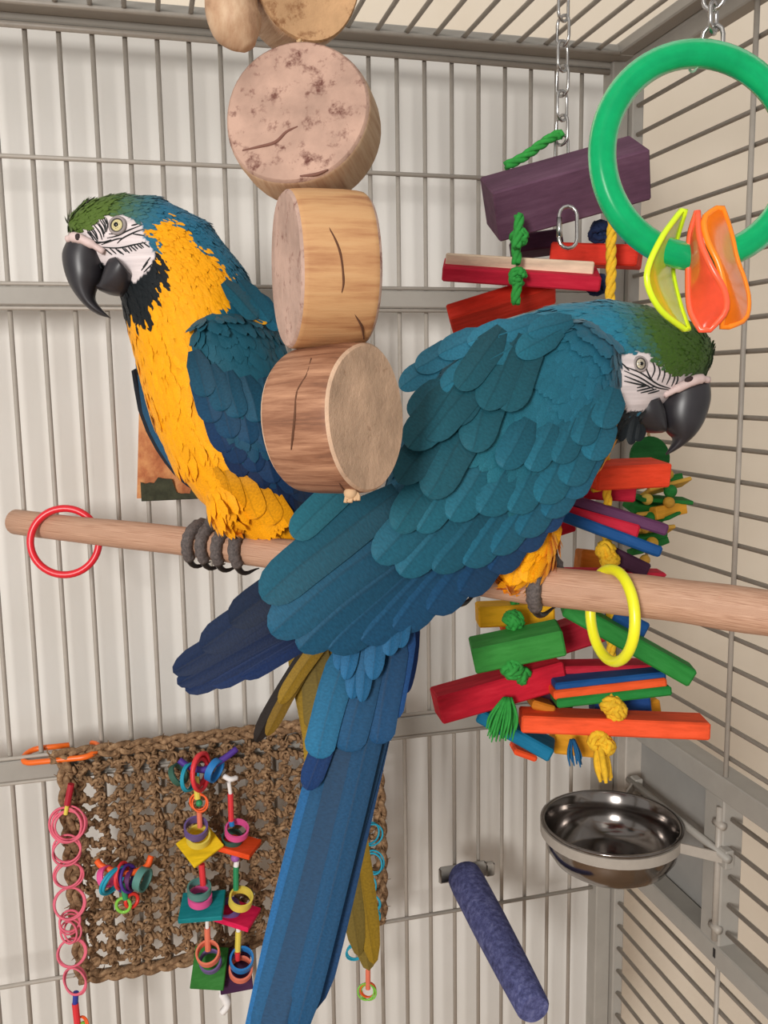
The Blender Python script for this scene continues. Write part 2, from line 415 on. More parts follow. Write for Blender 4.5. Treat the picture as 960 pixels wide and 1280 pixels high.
face_crack(s1, [(303, 188), (322, 184), (344, 178), (358, 165), (372, 158)], .0009); face_crack(s1, [(375, 220), (395, 218), (410, 212)], .0009)
mb = MB(); mb.tube(spline([P(296, -60, 0.4650), P(290, -20, 0.4650), P(290, 15, 0.4631), P(303, 45, 0.4641), P(311, 60, 0.4650)], 6), [.0125]*8 + [.0135]*8 + list(np.linspace(.013, .004, 9)), 14)
mb.uv = [(v[2]*30, v[0]*30) for v in mb.v]; mb.build('wood_chunk', M_side1, T1)
ct = P(372, -80, .479); MB().rope([(ct[0], ct[1], Z0 + ZC), P(372, -80, 0.4790), P(378, 200, 0.4790), P(405, 330, 0.4790), P(425, 470, 0.4790), P(438, 614, 0.4715)], .002).build('cord', plain('sisal_cord', (190, 160, 120), .9), T1)
mb = MB()
for k in range(7): mb.tube(spline([P(438, 611, 0.4604), P(434 + k*2.2, 618, 0.4585), P(431 + k*3.0 + rng.uniform(-2, 2), 626 + rng.uniform(-3, 3), 0.4576)], 4), .0011, 5)
mb.ball(P(438, 616, 0.4585), .0035); mb.build('knot', plain('sisal_knot', (206, 170, 132), .9), T1)

# ------------------------------------------------------------------ chains
M_steel_wire = plain('chain_steel', (190, 188, 186), .25, 1.0, .05)
def link_mesh(c, axis, side, L, W, r):
    a = nrm(axis); b = nrm(side - a*np.dot(side, a)); pts = []
    s = L/2 - W/2
    for t in np.linspace(-90, 90, 7): q = math.radians(t); pts.append(c + a*(s + math.cos(q)*W/2) + b*(math.sin(q)*W/2))
    for t in np.linspace(90, 270, 7): q = math.radians(t); pts.append(c + a*(-s + math.cos(q)*W/2) + b*(math.sin(q)*W/2))
    return MB().tube(pts, r, 7, closed=True)
def chain(root, p0, p1, n, W, r, twist0=30):
    p0, p1 = np.asarray(p0), np.asarray(p1); ax = nrm(p1 - p0); pitch = np.linalg.norm(p1-p0) / n; a, b = frame(ax)
    for k in range(n):
        q = math.radians(twist0 + 90*(k % 2)); link_mesh(p0 + ax*pitch*(k+.5), ax, a*math.cos(q) + b*math.sin(q), pitch + 3.2*r, W, r).build('chain_link', M_steel_wire, root)

# ------------------------------------------------------------------ green ring toy with acrylic chips
def translucent(name, col, tr=.45, rough=.15):
    m, nt, bs = nodes(name); bs.inputs['Base Color'].default_value = (*lin(col), 1); bs.inputs['Roughness'].default_value = rough
    bs.inputs['Transmission Weight'].default_value = tr; bs.inputs['IOR'].default_value = 1.2
    f = noise(nt, 90, 3); nt.links.new(ramp(nt, f, [(.3, lin(col)*.9), (.7, np.minimum(1, lin(col)*1.08))]), bs.inputs['Base Color']); return m
M_green = translucent('green_acrylic', (26, 190, 120), .35, .22)
GD = .47
T2 = thing('ring_toy', 'large green plastic ring on a chain with three curled acrylic chips', 'bird toy', P(875, 337, GD))
gc = P(874, 195, GD); gn = nrm(cam_dir(.10, .05, -1)); ga, gb = frame(gn); R_ = 125 * GD / FPX
V = []; F = []; N = 72; prof = []
for t in np.linspace(0, 2*math.pi, 16, endpoint=False): prof.append((math.cos(t)*.0073, math.sin(t)*.0062))
mb = MB(); K = len(prof)
for i in range(N):
    t = 2*math.pi*i/N; rd = ga*math.cos(t) + gb*math.sin(t)
    for (x, y) in prof: V.append(gc + rd*(R_ + x) + gn*y)
for i in range(N):
    for j in range(K): F.append((i*K+j, i*K+(j+1) % K, ((i+1) % N)*K+(j+1) % K, ((i+1) % N)*K+j))
mb.add(V, F).build('plastic_hoop', M_green, T2)
MB().ring(gc, gn, R_ + .0005, .0016, 72, 6).build('inner_core', plain('green_core', (10, 96, 66), .4), T2)
jt = gc - ga * 0; ja = P(868, 70, GD)
mb = MB(); jd = nrm(ja - gc); mb.ring(gc + jd*R_, np.cross(jd, gn), .0074, .0007, 24, 6); mb.build('joint_seam', plain('seam_plastic', (170, 225, 195), .3), T2)
p0 = P(890, 66, GD); chain(T2, p0, (p0[0], p0[1], Z0 + ZC), max(3, round((Z0 + ZC - p0[2]) / .0113)), .0105, .00125, 40)
def chip(L, Rr, dL, dR, dB, col, name):
    n = 20; L3 = spline(L, 6); R3 = spline(Rr, 6); L3 = resample(L3, n); R3 = resample(R3, n); mb = MB(); V = []; F = []; K = 7
    for i in range(n):
        w = math.sin(math.pi * i / (n-1))
        for j in range(K):
            s = j/(K-1); q = L3[i]*(1-s) + R3[i]*s; d = (dL*(1-s) + dR*s)*w + (dL+dR)/2*(1-w) + dB*w*4*s*(1-s)
            V.append(P(q[0], q[1], d))
    for i in range(n-1):
        for j in range(K-1): F.append((i*K+j, i*K+j+1, (i+1)*K+j+1, (i+1)*K+j))
    V2 = [v + FWD*.0016 for v in V]; nv = len(V)
    mb.add(V + V2, F + [tuple(i + nv for i in f[::-1]) for f in F])
    face = mb.build('acrylic_chip', translucent(name + '_face', col, .28, .15), T2)
    edge = [V[i*K] for i in range(n)] + [V[i*K+K-1] for i in range(n-1, -1, -1)]
    MB().tube([e + FWD*.0008 for e in edge], .0017, 6, closed=True).build('rim', plain(name + '_rim', np.minimum(255, np.array(col)*1.08), .25, var=.02), T2, parent=face)  # brighter rim colour stands in for the acrylic's edge-lit glow
chip([(852, 263), (826, 300), (809, 345), (824, 384), (856, 411)], [(857, 263), (846, 300), (841, 335), (849, 375), (861, 411)], .452, .485, -.004, (205, 232, 40), 'lime')
chip([(872, 264), (863, 295), (861, 340), (863, 385), (876, 412)], [(873, 264), (876, 300), (891, 335), (906, 362), (908, 388), (888, 412)], .470, .452, -.004, (240, 92, 62), 'coral')
chip([(896, 260), (881, 273), (885, 300), (899, 330), (907, 365), (904, 392), (903, 408)], [(904, 260), (914, 290), (922, 325), (931, 350), (936, 375), (932, 398), (912, 408)], .452, .470, -.004, (250, 128, 28), 'orange')
# ------------------------------------------------------------------ block toy in the corner
BD = .78
T3 = thing('block_toy', 'chain-hung toy of brightly dyed wood blocks knotted on green and yellow ropes', 'bird toy', P(700, 978, BD))
M_grope = plain('green_rope', (44, 148, 58), .85, var=.18, scale=300); M_yrope = plain('yellow_rope', (226, 178, 34), .85, var=.15, scale=300)
p0 = P(702, 178, .775); chain(T3, p0, (p0[0], p0[1], Z0 + ZC), max(4, round((Z0 + ZC - p0[2]) / .0188)), .0125, .0014, 25)
chain(T3, P(702, 200, .775), P(702, 172, .775), 1, .011, .0013, 60)
def blk(x0, y0, x1, y1, d0, d1, h, w, roll, col, bev=.0015, name='wood_block', root=None, taper=None):
    a, b = P(x0, y0, d0), P(x1, y1, d1); ax = nrm(b - a); u = nrm(np.cross(ax, FWD)); u = u if np.dot(u, DOWN) < 0 else -u
    v = np.cross(ax, u); q = math.radians(roll); uu = u*math.cos(q) + v*math.sin(q); vv = np.cross(ax, uu)
    root = root or T3; me = MB(); me.box((0, 0, 0), ID, (np.linalg.norm(b-a)/2, h/2, w/2), bev)
    if taper:
        me.v = [(x + taper*z, y, z) for x, y, z in me.v]
    o = me.build(name, dyed(col), None, smooth=False, origin=(0, 0, 0)); c = (a+b)/2
    o.parent = root; mw = Matrix(((ax[0], uu[0], vv[0], c[0]), (ax[1], uu[1], vv[1], c[1]), (ax[2], uu[2], vv[2], c[2]), (0, 0, 0, 1)))
    o.matrix_local = Matrix.Translation(-Vector(root.location)) @ mw; return o
PUR, CRI, RED, ORG, GRN, BLU, TEA, YEL, DPU, NAT = (96, 64, 84), (190, 24, 52), (214, 48, 28), (232, 78, 32), (34, 124, 48), (14, 74, 134), (6, 108, 146), (226, 168, 20), (66, 32, 56), (222, 196, 170)
B = [  # x0, y0, x1, y1, d0, d1, h, w, roll, colour
 (612, 262, 801, 209, .765, .765, .043, .043, 38, PUR),
 (554, 336, 748, 349, .775, .765, .0125, .040, 28, CRI),
 (692, 318, 800, 322, .83, .80, .020, .036, 25, RED),
 (562, 400, 692, 360, .80, .79, .017, .036, -45, RED),
 (640, 310, 700, 302, .84, .84, .018, .03, 0, DPU),
 (735, 594, 826, 590, .715, .735, .021, .040, 35, (226, 66, 34)),
 (700, 606, 790, 612, .77, .77, .020, .03, 20, CRI),
 (690, 617, 832, 662, .74, .725, .010, .034, 14, (92, 50, 86)),
 (704, 640, 796, 666, .735, .725, .0145, .034, 10, CRI),
 (690, 640, 824, 690, .73, .715, .0095, .034, 6, BLU),
 (760, 690, 805, 712, .75, .75, .014, .034, 10, DPU),
 (690, 655, 712, 648, .79, .79, .022, .03, 10, CRI),
 (722, 700, 760, 704, .80, .80, .022, .03, 0, (190, 110, 26)),
 (700, 714, 828, 716, .765, .76, .004, .034, 10, (208, 40, 66)),
 (722, 718, 762, 720, .80, .80, .016, .03, 0, (176, 96, 26)),
 (596, 768, 690, 764, .80, .80, .020, .035, 12, YEL),
 (628, 790, 690, 770, .82, .82, .020, .035, 10, (220, 86, 24)),
 (590, 819, 702, 796, .745, .740, .024, .034, 32, (52, 136, 56)),
 (706, 756, 862, 844, .745, .735, .016, .034, 18, GRN),
 (760, 772, 800, 792, .765, .765, .024, .03, 0, BLU),
 (690, 800, 752, 780, .80, .80, .026, .03, 10, (168, 22, 44)),
 (600, 850, 680, 830, .81, .81, .020, .03, 10, RED),
 (545, 882, 700, 838, .750, .765, .026, .030, 20, (196, 22, 46)),
 (690, 834, 814, 832, .77, .765, .008, .034, 8, (188, 30, 52)),
 (690, 854, 826, 840, .745, .745, .0078, .034, 8, BLU),
 (688, 864, 827, 848, .742, .742, .0085, .034, 8, (226, 84, 34)),
 (692, 874, 833, 858, .740, .740, .0085, .034, 8, (28, 122, 50)),
 (664, 862, 712, 880, .79, .79, .016, .03, 0, DPU),
 (662, 876, 690, 884, .76, .76, .008, .03, 0, (196, 118, 28)),
 (740, 884, 808, 876, .79, .79, .018, .035, 0, (16, 62, 124)),
 (766, 888, 820, 880, .81, .81, .016, .035, 0, (206, 138, 24)),
 (600, 888, 690, 938, .775, .765, .013, .050, 26, TEA),
 (640, 934, 668, 944, .80, .80, .006, .04, 0, ORG),
 (650, 899, 882, 908, .745, .735, .0155, .030, 10, (236, 84, 42)),
 (690, 920, 745, 926, .80, .80, .026, .03, 0, (214, 150, 28)),
]
for k, b in enumerate(B):
    b = list(b)
    if k > 1: b[8] *= .42; b[7] = min(b[7], .030); b[6] *= .92
    blk(*b)
# worn pale face of the crimson slat
blk(557, 325, 742, 336, .7645, .7535, .0115, .004, 28, NAT, .001, 'worn_edge')
def knot(c, r, mat, root=T3, n=5):
    mb = MB(); c = np.asarray(c)
    for k in range(n):
        a, b = frame(rng.normal(size=3)); R0 = r*.6; mb.rope([c + (a*math.cos(t)+b*math.sin(t))*R0 for t in np.linspace(0, 5.6, 12)], r*.42, n=5)
    return mb.build('rope_knot', mat, root)
def tassel(c, tip, n, spread, mat, root=T3, r=.0011, L=1.0):
    mb = MB(); c = np.asarray(c); tip = np.asarray(tip); ax = tip - c
    for k in range(n):
        j = RIGHT*rng.normal()*spread + FWD*rng.normal()*spread*.7; e = tip + j*1.0 + ax*rng.uniform(-.25, .12)
        mb.tube(spline([c + j*.25, c + ax*.45 + j*.9 + rng.normal(size=3)*.001, e], 4), [r]*7 + [r*.7, r*.5], 5)
    return mb.build('rope_tassel', mat, root)
GR = lambda pts, d, mat, R=.0042: MB().rope(spline([P(x, y, d) for x, y in pts], 5), R).build('rope', mat, T3)
GR([(632, 208), (655, 196), (680, 178), (697, 168), (702, 172)], .768, M_grope, .0042)
GR([(649, 268), (648, 290), (645, 310)], .733, M_grope); GR([(648, 340), (644, 380)], .738, M_grope)
for x, y in ((649, 296), (647, 346)): knot(P(x, y, .738), .0085, M_grope)
GR([(645, 300), (646, 330)], .742, M_grope)
GR([(766, 228), (768, 256), (764, 300), (764, 340), (762, 380)], .752, M_yrope, .0044); knot(P(770, 254, .75), .0075, M_yrope)
knot(P(749, 290, .80), .011, plain('navy_rope', (16, 36, 74), .9)); knot(P(746, 356, .80), .011, plain('navy_rope', (16, 36, 74), .9))
GR([(758, 540), (756, 580)], .73, M_yrope); GR([(740, 612), (758, 606), (772, 604)], .722, M_yrope, .0034); GR([(758, 606), (760, 632)], .722, M_yrope, .0036)
for x, y in ((757, 688), (762, 700)): knot(P(x, y, .725), .0088, M_yrope)
GR([(764, 640), (757, 690), (762, 720), (764, 790), (764, 890)], .757, M_yrope)
knot(P(770, 796, .75), .008, M_yrope)
GR([(645, 400), (643, 760), (640, 850), (636, 880)], .792, M_grope)
for x, y, d in ((642, 776, .752), (640, 836, .735), (650, 842, .745)): knot(P(x, y, d), .010, M_grope)
for x, y in ((763, 880), (770, 888)): knot(P(x, y, .728), .0095, M_yrope)
for x, y in ((748, 926), (756, 932)): knot(P(x, y, .728), .0095, M_yrope)
tassel(P(634, 872, .735), P(622, 922, .728), 46, .0065, M_grope)
tassel(P(750, 930, .728), P(757, 974, .722), 9, .0085, M_yrope, r=.0026)
tassel(P(716, 924, .76), P(722, 956, .755), 14, .004, plain('blue_rope', (18, 92, 140), .9), r=.0011)
# quick link under the purple block
ql = link_mesh(P(710, 284, .728), DOWN, RIGHT, .034, .0145, .0016); ql.build('quick_link', M_steel_wire, T3); MB().tube([P(699, 272, .728), P(699, 296, .728)], .0024, 8).build('link_sleeve', M_steel_wire, T3)

# ------------------------------------------------------------------ small green and yellow toy hung beside the right side of the cage
T4 = thing('bead_toy', 'small cluster toy of green and natural wood chips and beads on right bars', 'bird toy', P(800, 706, .93))
TD = .93
lg, ly = (28, 112, 44), (206, 160, 66)
mb = MB(); mb.lathe(P(812, 572, TD), -FWD + RIGHT*.2, [(0, .003), (.0205, .003), (.022, .0015), (.022, -.0015), (.0205, -.003), (0, -.003)], 28); sharp(mb.build('wood_disc', dyed((24, 96, 40)), T4))
for x0, y0, x1, y1, h, col in ((800, 606, 846, 598, .009, lg), (806, 616, 858, 602, .004, ly), (795, 622, 860, 626, .004, lg), (786, 632, 830, 634, .010, lg), (790, 646, 846, 640, .004, ly),
                               (812, 642, 850, 634, .013, (214, 152, 44)), (826, 650, 846, 640, .004, lg), (786, 652, 820, 650, .012, lg), (780, 668, 838, 662, .004, ly), (784, 676, 826, 668, .011, lg), (792, 690, 828, 676, .007, lg)):
    blk(x0, y0, x1, y1, TD - .01, TD + .01, h, .02, rng.uniform(-30, 30), col, .0008, 'wood_chip', T4)
for x, y, r, col in ((838, 614, .0068, lg), (836, 593, .005, ly), (809, 624, .006, (206, 176, 80)), (836, 628, .006, (186, 140, 50)), (812, 647, .006, lg), (806, 661, .005, ly), (815, 679, .0065, (214, 168, 60)), (806, 700, .0055, ly)):
    MB().ball(P(x, y, TD - .012), r, 14, 10).build('bead', dyed(col), T4)
ct = P(810, 530, TD); MB().rope([(XR - .001, ct[1], ct[2] + .07), ct, P(812, 560, TD), P(808, 705, TD)], .0016).build('cord', plain('sisal_cord', (190, 160, 120), .9), T4)

# ------------------------------------------------------------------ seagrass mat with its toys
m, nt, bs = nodes('seagrass'); M_grass = m; bs.inputs['Roughness'].default_value = .9; bs.inputs['Specular IOR Level'].default_value = .2
f = noise(nt, 160, 5, .7); nt.links.new(ramp(nt, f, [(.28, lin((78, 58, 42))), (.5, lin((138, 108, 80))), (.74, lin((190, 156, 120)))]), bs.inputs['Base Color']); bump(nt, bs, noise(nt, 500, 3), .6, .001)
MY = -.020
T5 = thing('seagrass_mat', 'brown knotted seagrass mat with braided border hung on the bars', 'mat', PY(200, 1228, MY))
CN = [np.array(c, float) for c in ((76, 946), (470, 896), (480, 1148), (100, 1222))]
def mat_pt(u, v, off=0.0):
    q = (CN[0]*(1-u)+CN[1]*u)*(1-v) + (CN[3]*(1-u)+CN[2]*u)*v
    q = q + np.array([6*math.sin(v*3.1)*(u-.3), 5*math.sin(u*6.3)*v]); return PY(q[0], q[1], MY - off)
NC, NR = 17, 15
for i in range(1, NC):
    u = i/NC; vv = np.linspace(0, 1, NR*6); path = []
    for v in vv: path.append(mat_pt(u + .0085*math.sin(v*NR*6.28 + i*2.1) + .010*math.sin(v*9+i*1.9) + rng.normal()*.0012, v, .002 + .0036*math.cos(v*NR*6.28)))
    MB().rope(path, .0044, 2, pitch=.015, n=5).build('seagrass_cord', M_grass, T5)
for j in range(1, NR):
    v = j/NR; uu = np.linspace(0, 1, NC*6); path = []
    for u in uu: path.append(mat_pt(u, v + .015*math.sin(u*NC*6.28 + j*1.7) + .011*math.sin(u*11+j*2) + rng.normal()*.002, .002 - .0036*math.cos(u*NC*6.28)))
    MB().rope(path, .0044, 2, pitch=.014, n=5).build('seagrass_cord', M_grass, T5)
mb = MB()   # loops and stray blades at the crossings
for i in range(1, NC):
    for j in range(1, NR):
        c = mat_pt(i/NC, j/NR, .005); r0 = rng.uniform(.0045, .0062); q = rng.uniform(0, 6.28)
        mb.tube([c + RIGHT*math.cos(t+q)*r0*.8 + DOWN*math.sin(t+q)*r0 - FWD*(.0015 + .0022*math.sin(2*t)) for t in np.linspace(0, 4.4, 8)], .0016, 5)
        for k in range(4):
            dv = RIGHT*rng.normal() + DOWN*rng.normal()*.7 - FWD*abs(rng.normal())*.3; dv = nrm(dv)*rng.uniform(.006, .011)
            mb.tube([c - dv*.4, c + dv*.3 - FWD*.0015, c + dv], [.0011, .001, .0004], 4)
o = mb.build('knot_loops', M_grass, T5); o['kind'] = 'stuff'
def braid(pts, R, name='braided_border'):
    path = resample(pts, max(20, int(plen(pts) / (R*.42)))); mb = MB(); L = 0
    for k in range(3):
        sp = []
        for i, p in enumerate(path):
            t = nrm(path[min(i+1, len(path)-1)] - path[max(i-1, 0)]); s = nrm(np.cross(t, FWD)); ph = i*.34 + k*2.0944
            sp.append(p + s*math.sin(ph)*R*.62 - FWD*math.sin(2*ph)*R*.42)
        mb.tube(sp, R*.46, 6)
    for i in range(0, len(path), 2):
        dv = nrm(rng.normal(size=3)); mb.tube([path[i], path[i] + dv*R*.9 - FWD*R*.5, path[i] + dv*R*1.5], [.0009, .0008, .0003], 4)
    return mb.build(name, M_grass, T5)
E_ = np.linspace(0, 1, 14)
braid([mat_pt(u, -.005, .004) for u in np.linspace(-.03, 1.02, 14)], .0074)
braid([mat_pt(0.01, v, .003) for v in E_], .0085); braid([mat_pt(.99, v, .003) for v in E_], .0078); braid([mat_pt(u, 1.0, .003) for u in E_], .0072)
# orange plastic link holding the corner of the mat
mb = MB(); pl_ = []
cc = PY(76, 941, -.012); ax = nrm(RIGHT*.985 - DOWN*.10 ); sd = nrm(DOWN*.33 - FWD*.94)
s_ = .0265; w_ = .0135
for t in np.linspace(-80, 90, 9): q = math.radians(t); pl_.append(cc + ax*(s_ + math.cos(q)*w_) + sd*math.sin(q)*w_)
for t in np.linspace(90, 270, 11): q = math.radians(t); pl_.append(cc + ax*(-s_ + math.cos(q)*w_) + sd*math.sin(q)*w_)
pl_.append(cc - sd*w_ + ax*.006)
tag(MB().tube(pl_, .0031, 8).build('plastic_link', plain('orange_plastic', (240, 108, 30), .35, var=.03)), 'orange oval plastic link clipping the mat corner to the bars', 'plastic link')

TY = -.044
def pw(x, y, off=0): return PY(x, y, TY - off)
def vring(root, x, y, Rpx, r, mat, n=None, off=0, name='vine_ring', turns=2):
    c = pw(x, y, off); Rm = Rpx * depth_of(c) / FPX; nn = n if n is not None else -FWD + RIGHT*rng.uniform(-.5, .5) + DOWN*rng.uniform(-.3, .3); mb = MB()
    for k in range(turns): mb.ring(c + rng.normal(size=3)*r*.8, nn + rng.normal(size=3)*.10, Rm*(1 + rng.uniform(-.04, .04)), r*rng.uniform(.75, 1), 26, 6)
    return mb.build(name, mat, root)
def stick(root, x0, y0, x1, y1, rpx, mat, off=0, name='stick'):
    a, b = pw(x0, y0, off), pw(x1, y1, off); return sharp(MB().tube([a, b], rpx*depth_of(a)/FPX, 10).build(name, mat, root))
def band(root, x, y, Rpx, hpx, mat, off=.004, tilt=(0, -1, -.45), name='bagel_ring'):
    """short paper tube"""
    c = pw(x, y, off); k = depth_of(c)/FPX; ax = nrm(cam_dir(*tilt)); R = Rpx*k; h = hpx*k/2
    return sharp(MB().lathe(c, ax, [(R*.84, -h), (R, -h), (R, h), (R*.84, h), (R*.84, -h)], 26).build(name, mat, root))
def square(root, x, y, sx, sy, rot, n, col, off=0, t=.004):
    c = pw(x, y, off); k = depth_of(c)/FPX; n = nrm(cam_dir(*n)); a = RIGHT - n*np.dot(RIGHT, n); a = nrm(a); b = np.cross(n, a); q = math.radians(rot)
    a2 = a*math.cos(q) + b*math.sin(q); b2 = np.cross(n, a2)
    return sharp(MB().box(c, (a2, b2, n), (sx*k/2, sy*k/2, t/2), .0006).build('wood_square', dyed(col), root))
pk = lambda n, c: plain('paint_' + n, c, .5, var=.05)
PINK, SALM, VIO, SLB, YPA, RP, BP, GP, TP = pk('pink', (222, 84, 148)), pk('salmon', (228, 120, 92)), pk('violet', (104, 84, 140)), pk('sky', (30, 120, 190)), pk('pale_yellow', (226, 204, 84)), pk('red', (222, 52, 60)), pk('blue', (44, 60, 150)), pk('green', (40, 140, 90)), pk('teal_grey', (84, 136, 128))
M_pinkv = plain('pink_vine', (222, 100, 122), .6, var=.15); M_tealv = plain('teal_vine', (20, 150, 178), .6, var=.1); M_purv = plain('purple_vine', (76, 44, 140), .6, var=.1)
M_orv = plain('orange_vine', (238, 92, 30), .5); M_beadg = translucent('lime_bead', (150, 220, 90), .3); M_whites = plain('white_string', (236, 232, 230), .8); M_beadp = translucent('violet_bead', (190, 120, 200), .35)
# pink ring chain down the left border
T6 = thing('vine_ring_chain', 'chain of pink vine rings hanging down the left border of the mat', 'bird toy', pw(93, 1285))
stick(T6, 89, 980, 84, 1006, 4.2, pk('crimson', (170, 24, 46))); stick(T6, 84, 1006, 82, 1018, 2.6, YPA)
for x, y, R in ((85, 1032, 19), (83, 1030, 21), (84, 1062, 17), (86, 1094, 17), (86, 1128, 18), (88, 1152, 12), (88, 1166, 13), (90, 1192, 16), (92, 1226, 17)): vring(T6, x, y, R, .0014, M_pinkv)
stick(T6, 95, 1240, 94, 1256, 3.6, BP); stick(T6, 94, 1254, 97, 1282, 4.2, RP); vring(T6, 103, 1280, 9, .0014, M_orv); MB().ball(pw(104, 1281), .004).build('bead', M_beadg, T6)
# small ring cluster on the mat
T7 = thing('vine_ring_cluster', 'small bunch of coloured rings with a green bead on the mat', 'bird toy', pw(160, 1140))
n_ = RIGHT*.9 - FWD*.35
mb = MB(); mb.tube(spline([pw(121, 1076), pw(130, 1084, .006), pw(157, 1092, .012), pw(182, 1084, .006), pw(189, 1070)], 6), .0034, 8); mb.build('hanger_arc', M_orv, T7)
band(T7, 133, 1096, 13, 9, PINK, .012, (.9, -.35, -.3)); band(T7, 178, 1099, 15, 10, TP, .012, (.92, .2, -.3)); band(T7, 164, 1100, 13, 6, pk('plum', (90, 30, 90)), .012, (.95, 0, -.2))
vring(T7, 143, 1099, 18, .0022, M_tealv, RIGHT*.9 - FWD*.35 + DOWN*.4, .012); vring(T7, 161, 1097, 16, .002, M_purv, RIGHT*.95 - FWD*.25, .014); vring(T7, 154, 1094, 14, .002, RP, RIGHT*.95 - FWD*.25, .014)
stick(T7, 153, 1104, 157, 1124, 3.4, GP, .02); vring(T7, 159, 1131, 9, .0022, M_beadg, -FWD, .02, turns=1); vring(T7, 165, 1128, 8, .0022, plain('red_bead', (220, 50, 40), .3), -FWD + RIGHT*.6, .018, turns=1)
# two hanging strings of tubes, squares and sticks
T8 = thing('stick_string_toy', 'hanging string with yellow, teal and green squares on red and orange sticks', 'bird toy', pw(260, 1236))
mb = MB(); mb.tube(spline([pw(224, 950), pw(236, 958, .004), pw(256, 962, .008), pw(280, 948, .004), pw(296, 936)], 6), .0036, 8); mb.build('hanger_arc', M_purv, T8)
band(T8, 223, 968, 14, 8, pk('dark_green', (48, 92, 78)), .006, (.8, -.5, -.3)); band(T8, 268, 963, 15, 9, SLB, .008, (.9, .35, -.35))
vring(T8, 238, 972, 16, .0018, M_tealv, RIGHT*.95 - FWD*.3, .008); vring(T8, 252, 966, 20, .0026, RP, RIGHT*.93 - FWD*.3, .012, turns=3)
stick(T8, 245, 972, 247, 998, 4, YPA, .014); vring(T8, 249, 1004, 10, .0014, M_orv, -FWD, .016); MB().ball(pw(249, 1004, .016), .0038).build('bead', GP, T8)
stick(T8, 249, 1012, 250, 1034, 3.4, SALM, .014); band(T8, 245, 1036, 15, 12, VIO, .016, (.1, -.8, -.6)); band(T8, 248, 1046, 15, 10, YPA, .016, (.12, -.8, -.6))
square(T8, 250, 1056, 44, 40, 43, (.1, -.72, -.7), (226, 186, 20), .012)
stick(T8, 252, 1080, 254, 1106, 4, RP, .012); band(T8, 249, 1112, 15, 10, TP, .014, (.05, -.9, -.4)); band(T8, 250, 1122, 15, 10, PINK, .014, (.05, -.9, -.4))
square(T8, 253, 1133, 54, 44, 3, (-.05, -.93, -.38), (16, 126, 132), .012, .006)
MB().ball(pw(258, 1144, .014), .0042).build('bead', M_beadg, T8); stick(T8, 259, 1150, 259, 1160, 2.4, M_whites, .014); stick(T8, 259, 1160, 260, 1188, 3.8, SALM, .014)
square(T8, 262, 1210, 42, 48, -3, (-.06, -.5, -.86), (44, 112, 40), .008, .005); band(T8, 260, 1192, 15, 11, SALM, .022, (.0, -.7, -.7)); band(T8, 263, 1202, 14, 9, VIO, .02, (.0, -.7, -.7))
MB().tube(spline([pw(272, 1228, .004), pw(278, 1242, .004), pw(284, 1256, .006), pw(276, 1268, .006)], 5), [.003]*5 + [.005]*5 + [.004]*5 + [.001], 6).build('string_tail', M_whites, T8)
T9 = thing('stick_string_toy', 'hanging string with orange, pink and dark plum squares beside the teal one', 'bird toy', pw(296, 1240))
mb = MB(); mb.tube(spline([pw(280, 970), pw(288, 974, .004), pw(296, 972)], 4), .003, 7); mb.build('string_knot', M_whites, T9)
stick(T9, 286, 978, 288, 992, 2.4, M_whites, .006); stick(T9, 288, 992, 289, 1026, 3.6, RP, .006); stick(T9, 289, 1024, 290, 1032, 3.4, SLB, .006)
band(T9, 296, 1038, 15, 9, PINK, .010, (.15, -.85, -.5)); band(T9, 290, 1048, 13, 8, pk('dark_green', (40, 66, 60)), .006, (0, -.9, -.4))
square(T9, 297, 1056, 48, 40, -14, (.14, -.97, -.18), (222, 72, 22), .006, .006)
MB().ball(pw(294, 1072, .01), .005).build('bead', M_beadp, T9); stick(T9, 296, 1076, 295, 1083, 3.4, M_whites, .01); stick(T9, 295, 1083, 295, 1112, 3.6, GP, .010)
band(T9, 287, 1136, 14, 9, VIO, .006, (-.2, -.85, -.5)); band(T9, 301, 1124, 15, 12, YPA, .014, (.2, -.85, -.5)); square(T9, 293, 1142, 54, 42, -14, (.16, -.96, -.22), (214, 24, 78), .006, .006)
MB().ball(pw(298, 1152, .012), .0052).build('bead', M_beadp, T9); stick(T9, 298, 1158, 298, 1164, 3, M_whites, .012); stick(T9, 298, 1164, 297, 1192, 3.8, YPA, .012)
square(T9, 294, 1212, 40, 50, 10, (.1, -.5, -.86), (64, 26, 62), .004, .005); stick(T9, 297, 1190, 297, 1200, 3.4, RP, .014); band(T9, 302, 1200, 15, 12, SLB, .018, (.12, -.72, -.68)); band(T9, 301, 1212, 15, 11, SALM, .017, (.12, -.72, -.68))
# teal ring chain down the right border
T10 = thing('vine_ring_chain', 'chain of teal vine rings hanging down the right border of the mat', 'bird toy', pw(459, 1246))
for x, y, R in ((464, 1042, 13), (466, 1078, 13), (458, 1105, 12), (467, 1148, 11), (466, 1128, 10), (444, 1188, 11)): vring(T10, x, y, R, .0013, M_tealv)
MB().tube(spline([pw(466, 1158), pw(458, 1172), pw(448, 1178)], 4), .0013, 5).build('vine_tie', M_tealv, T10)
stick(T10, 452, 1186, 459, 1212, 2, M_whites); stick(T10, 460, 1208, 460, 1236, 3.2, SALM); vring(T10, 459, 1238, 9, .0012, M_orv, -FWD); vring(T10, 459, 1240, 10, .0012, M_beadg, -FWD, .002)

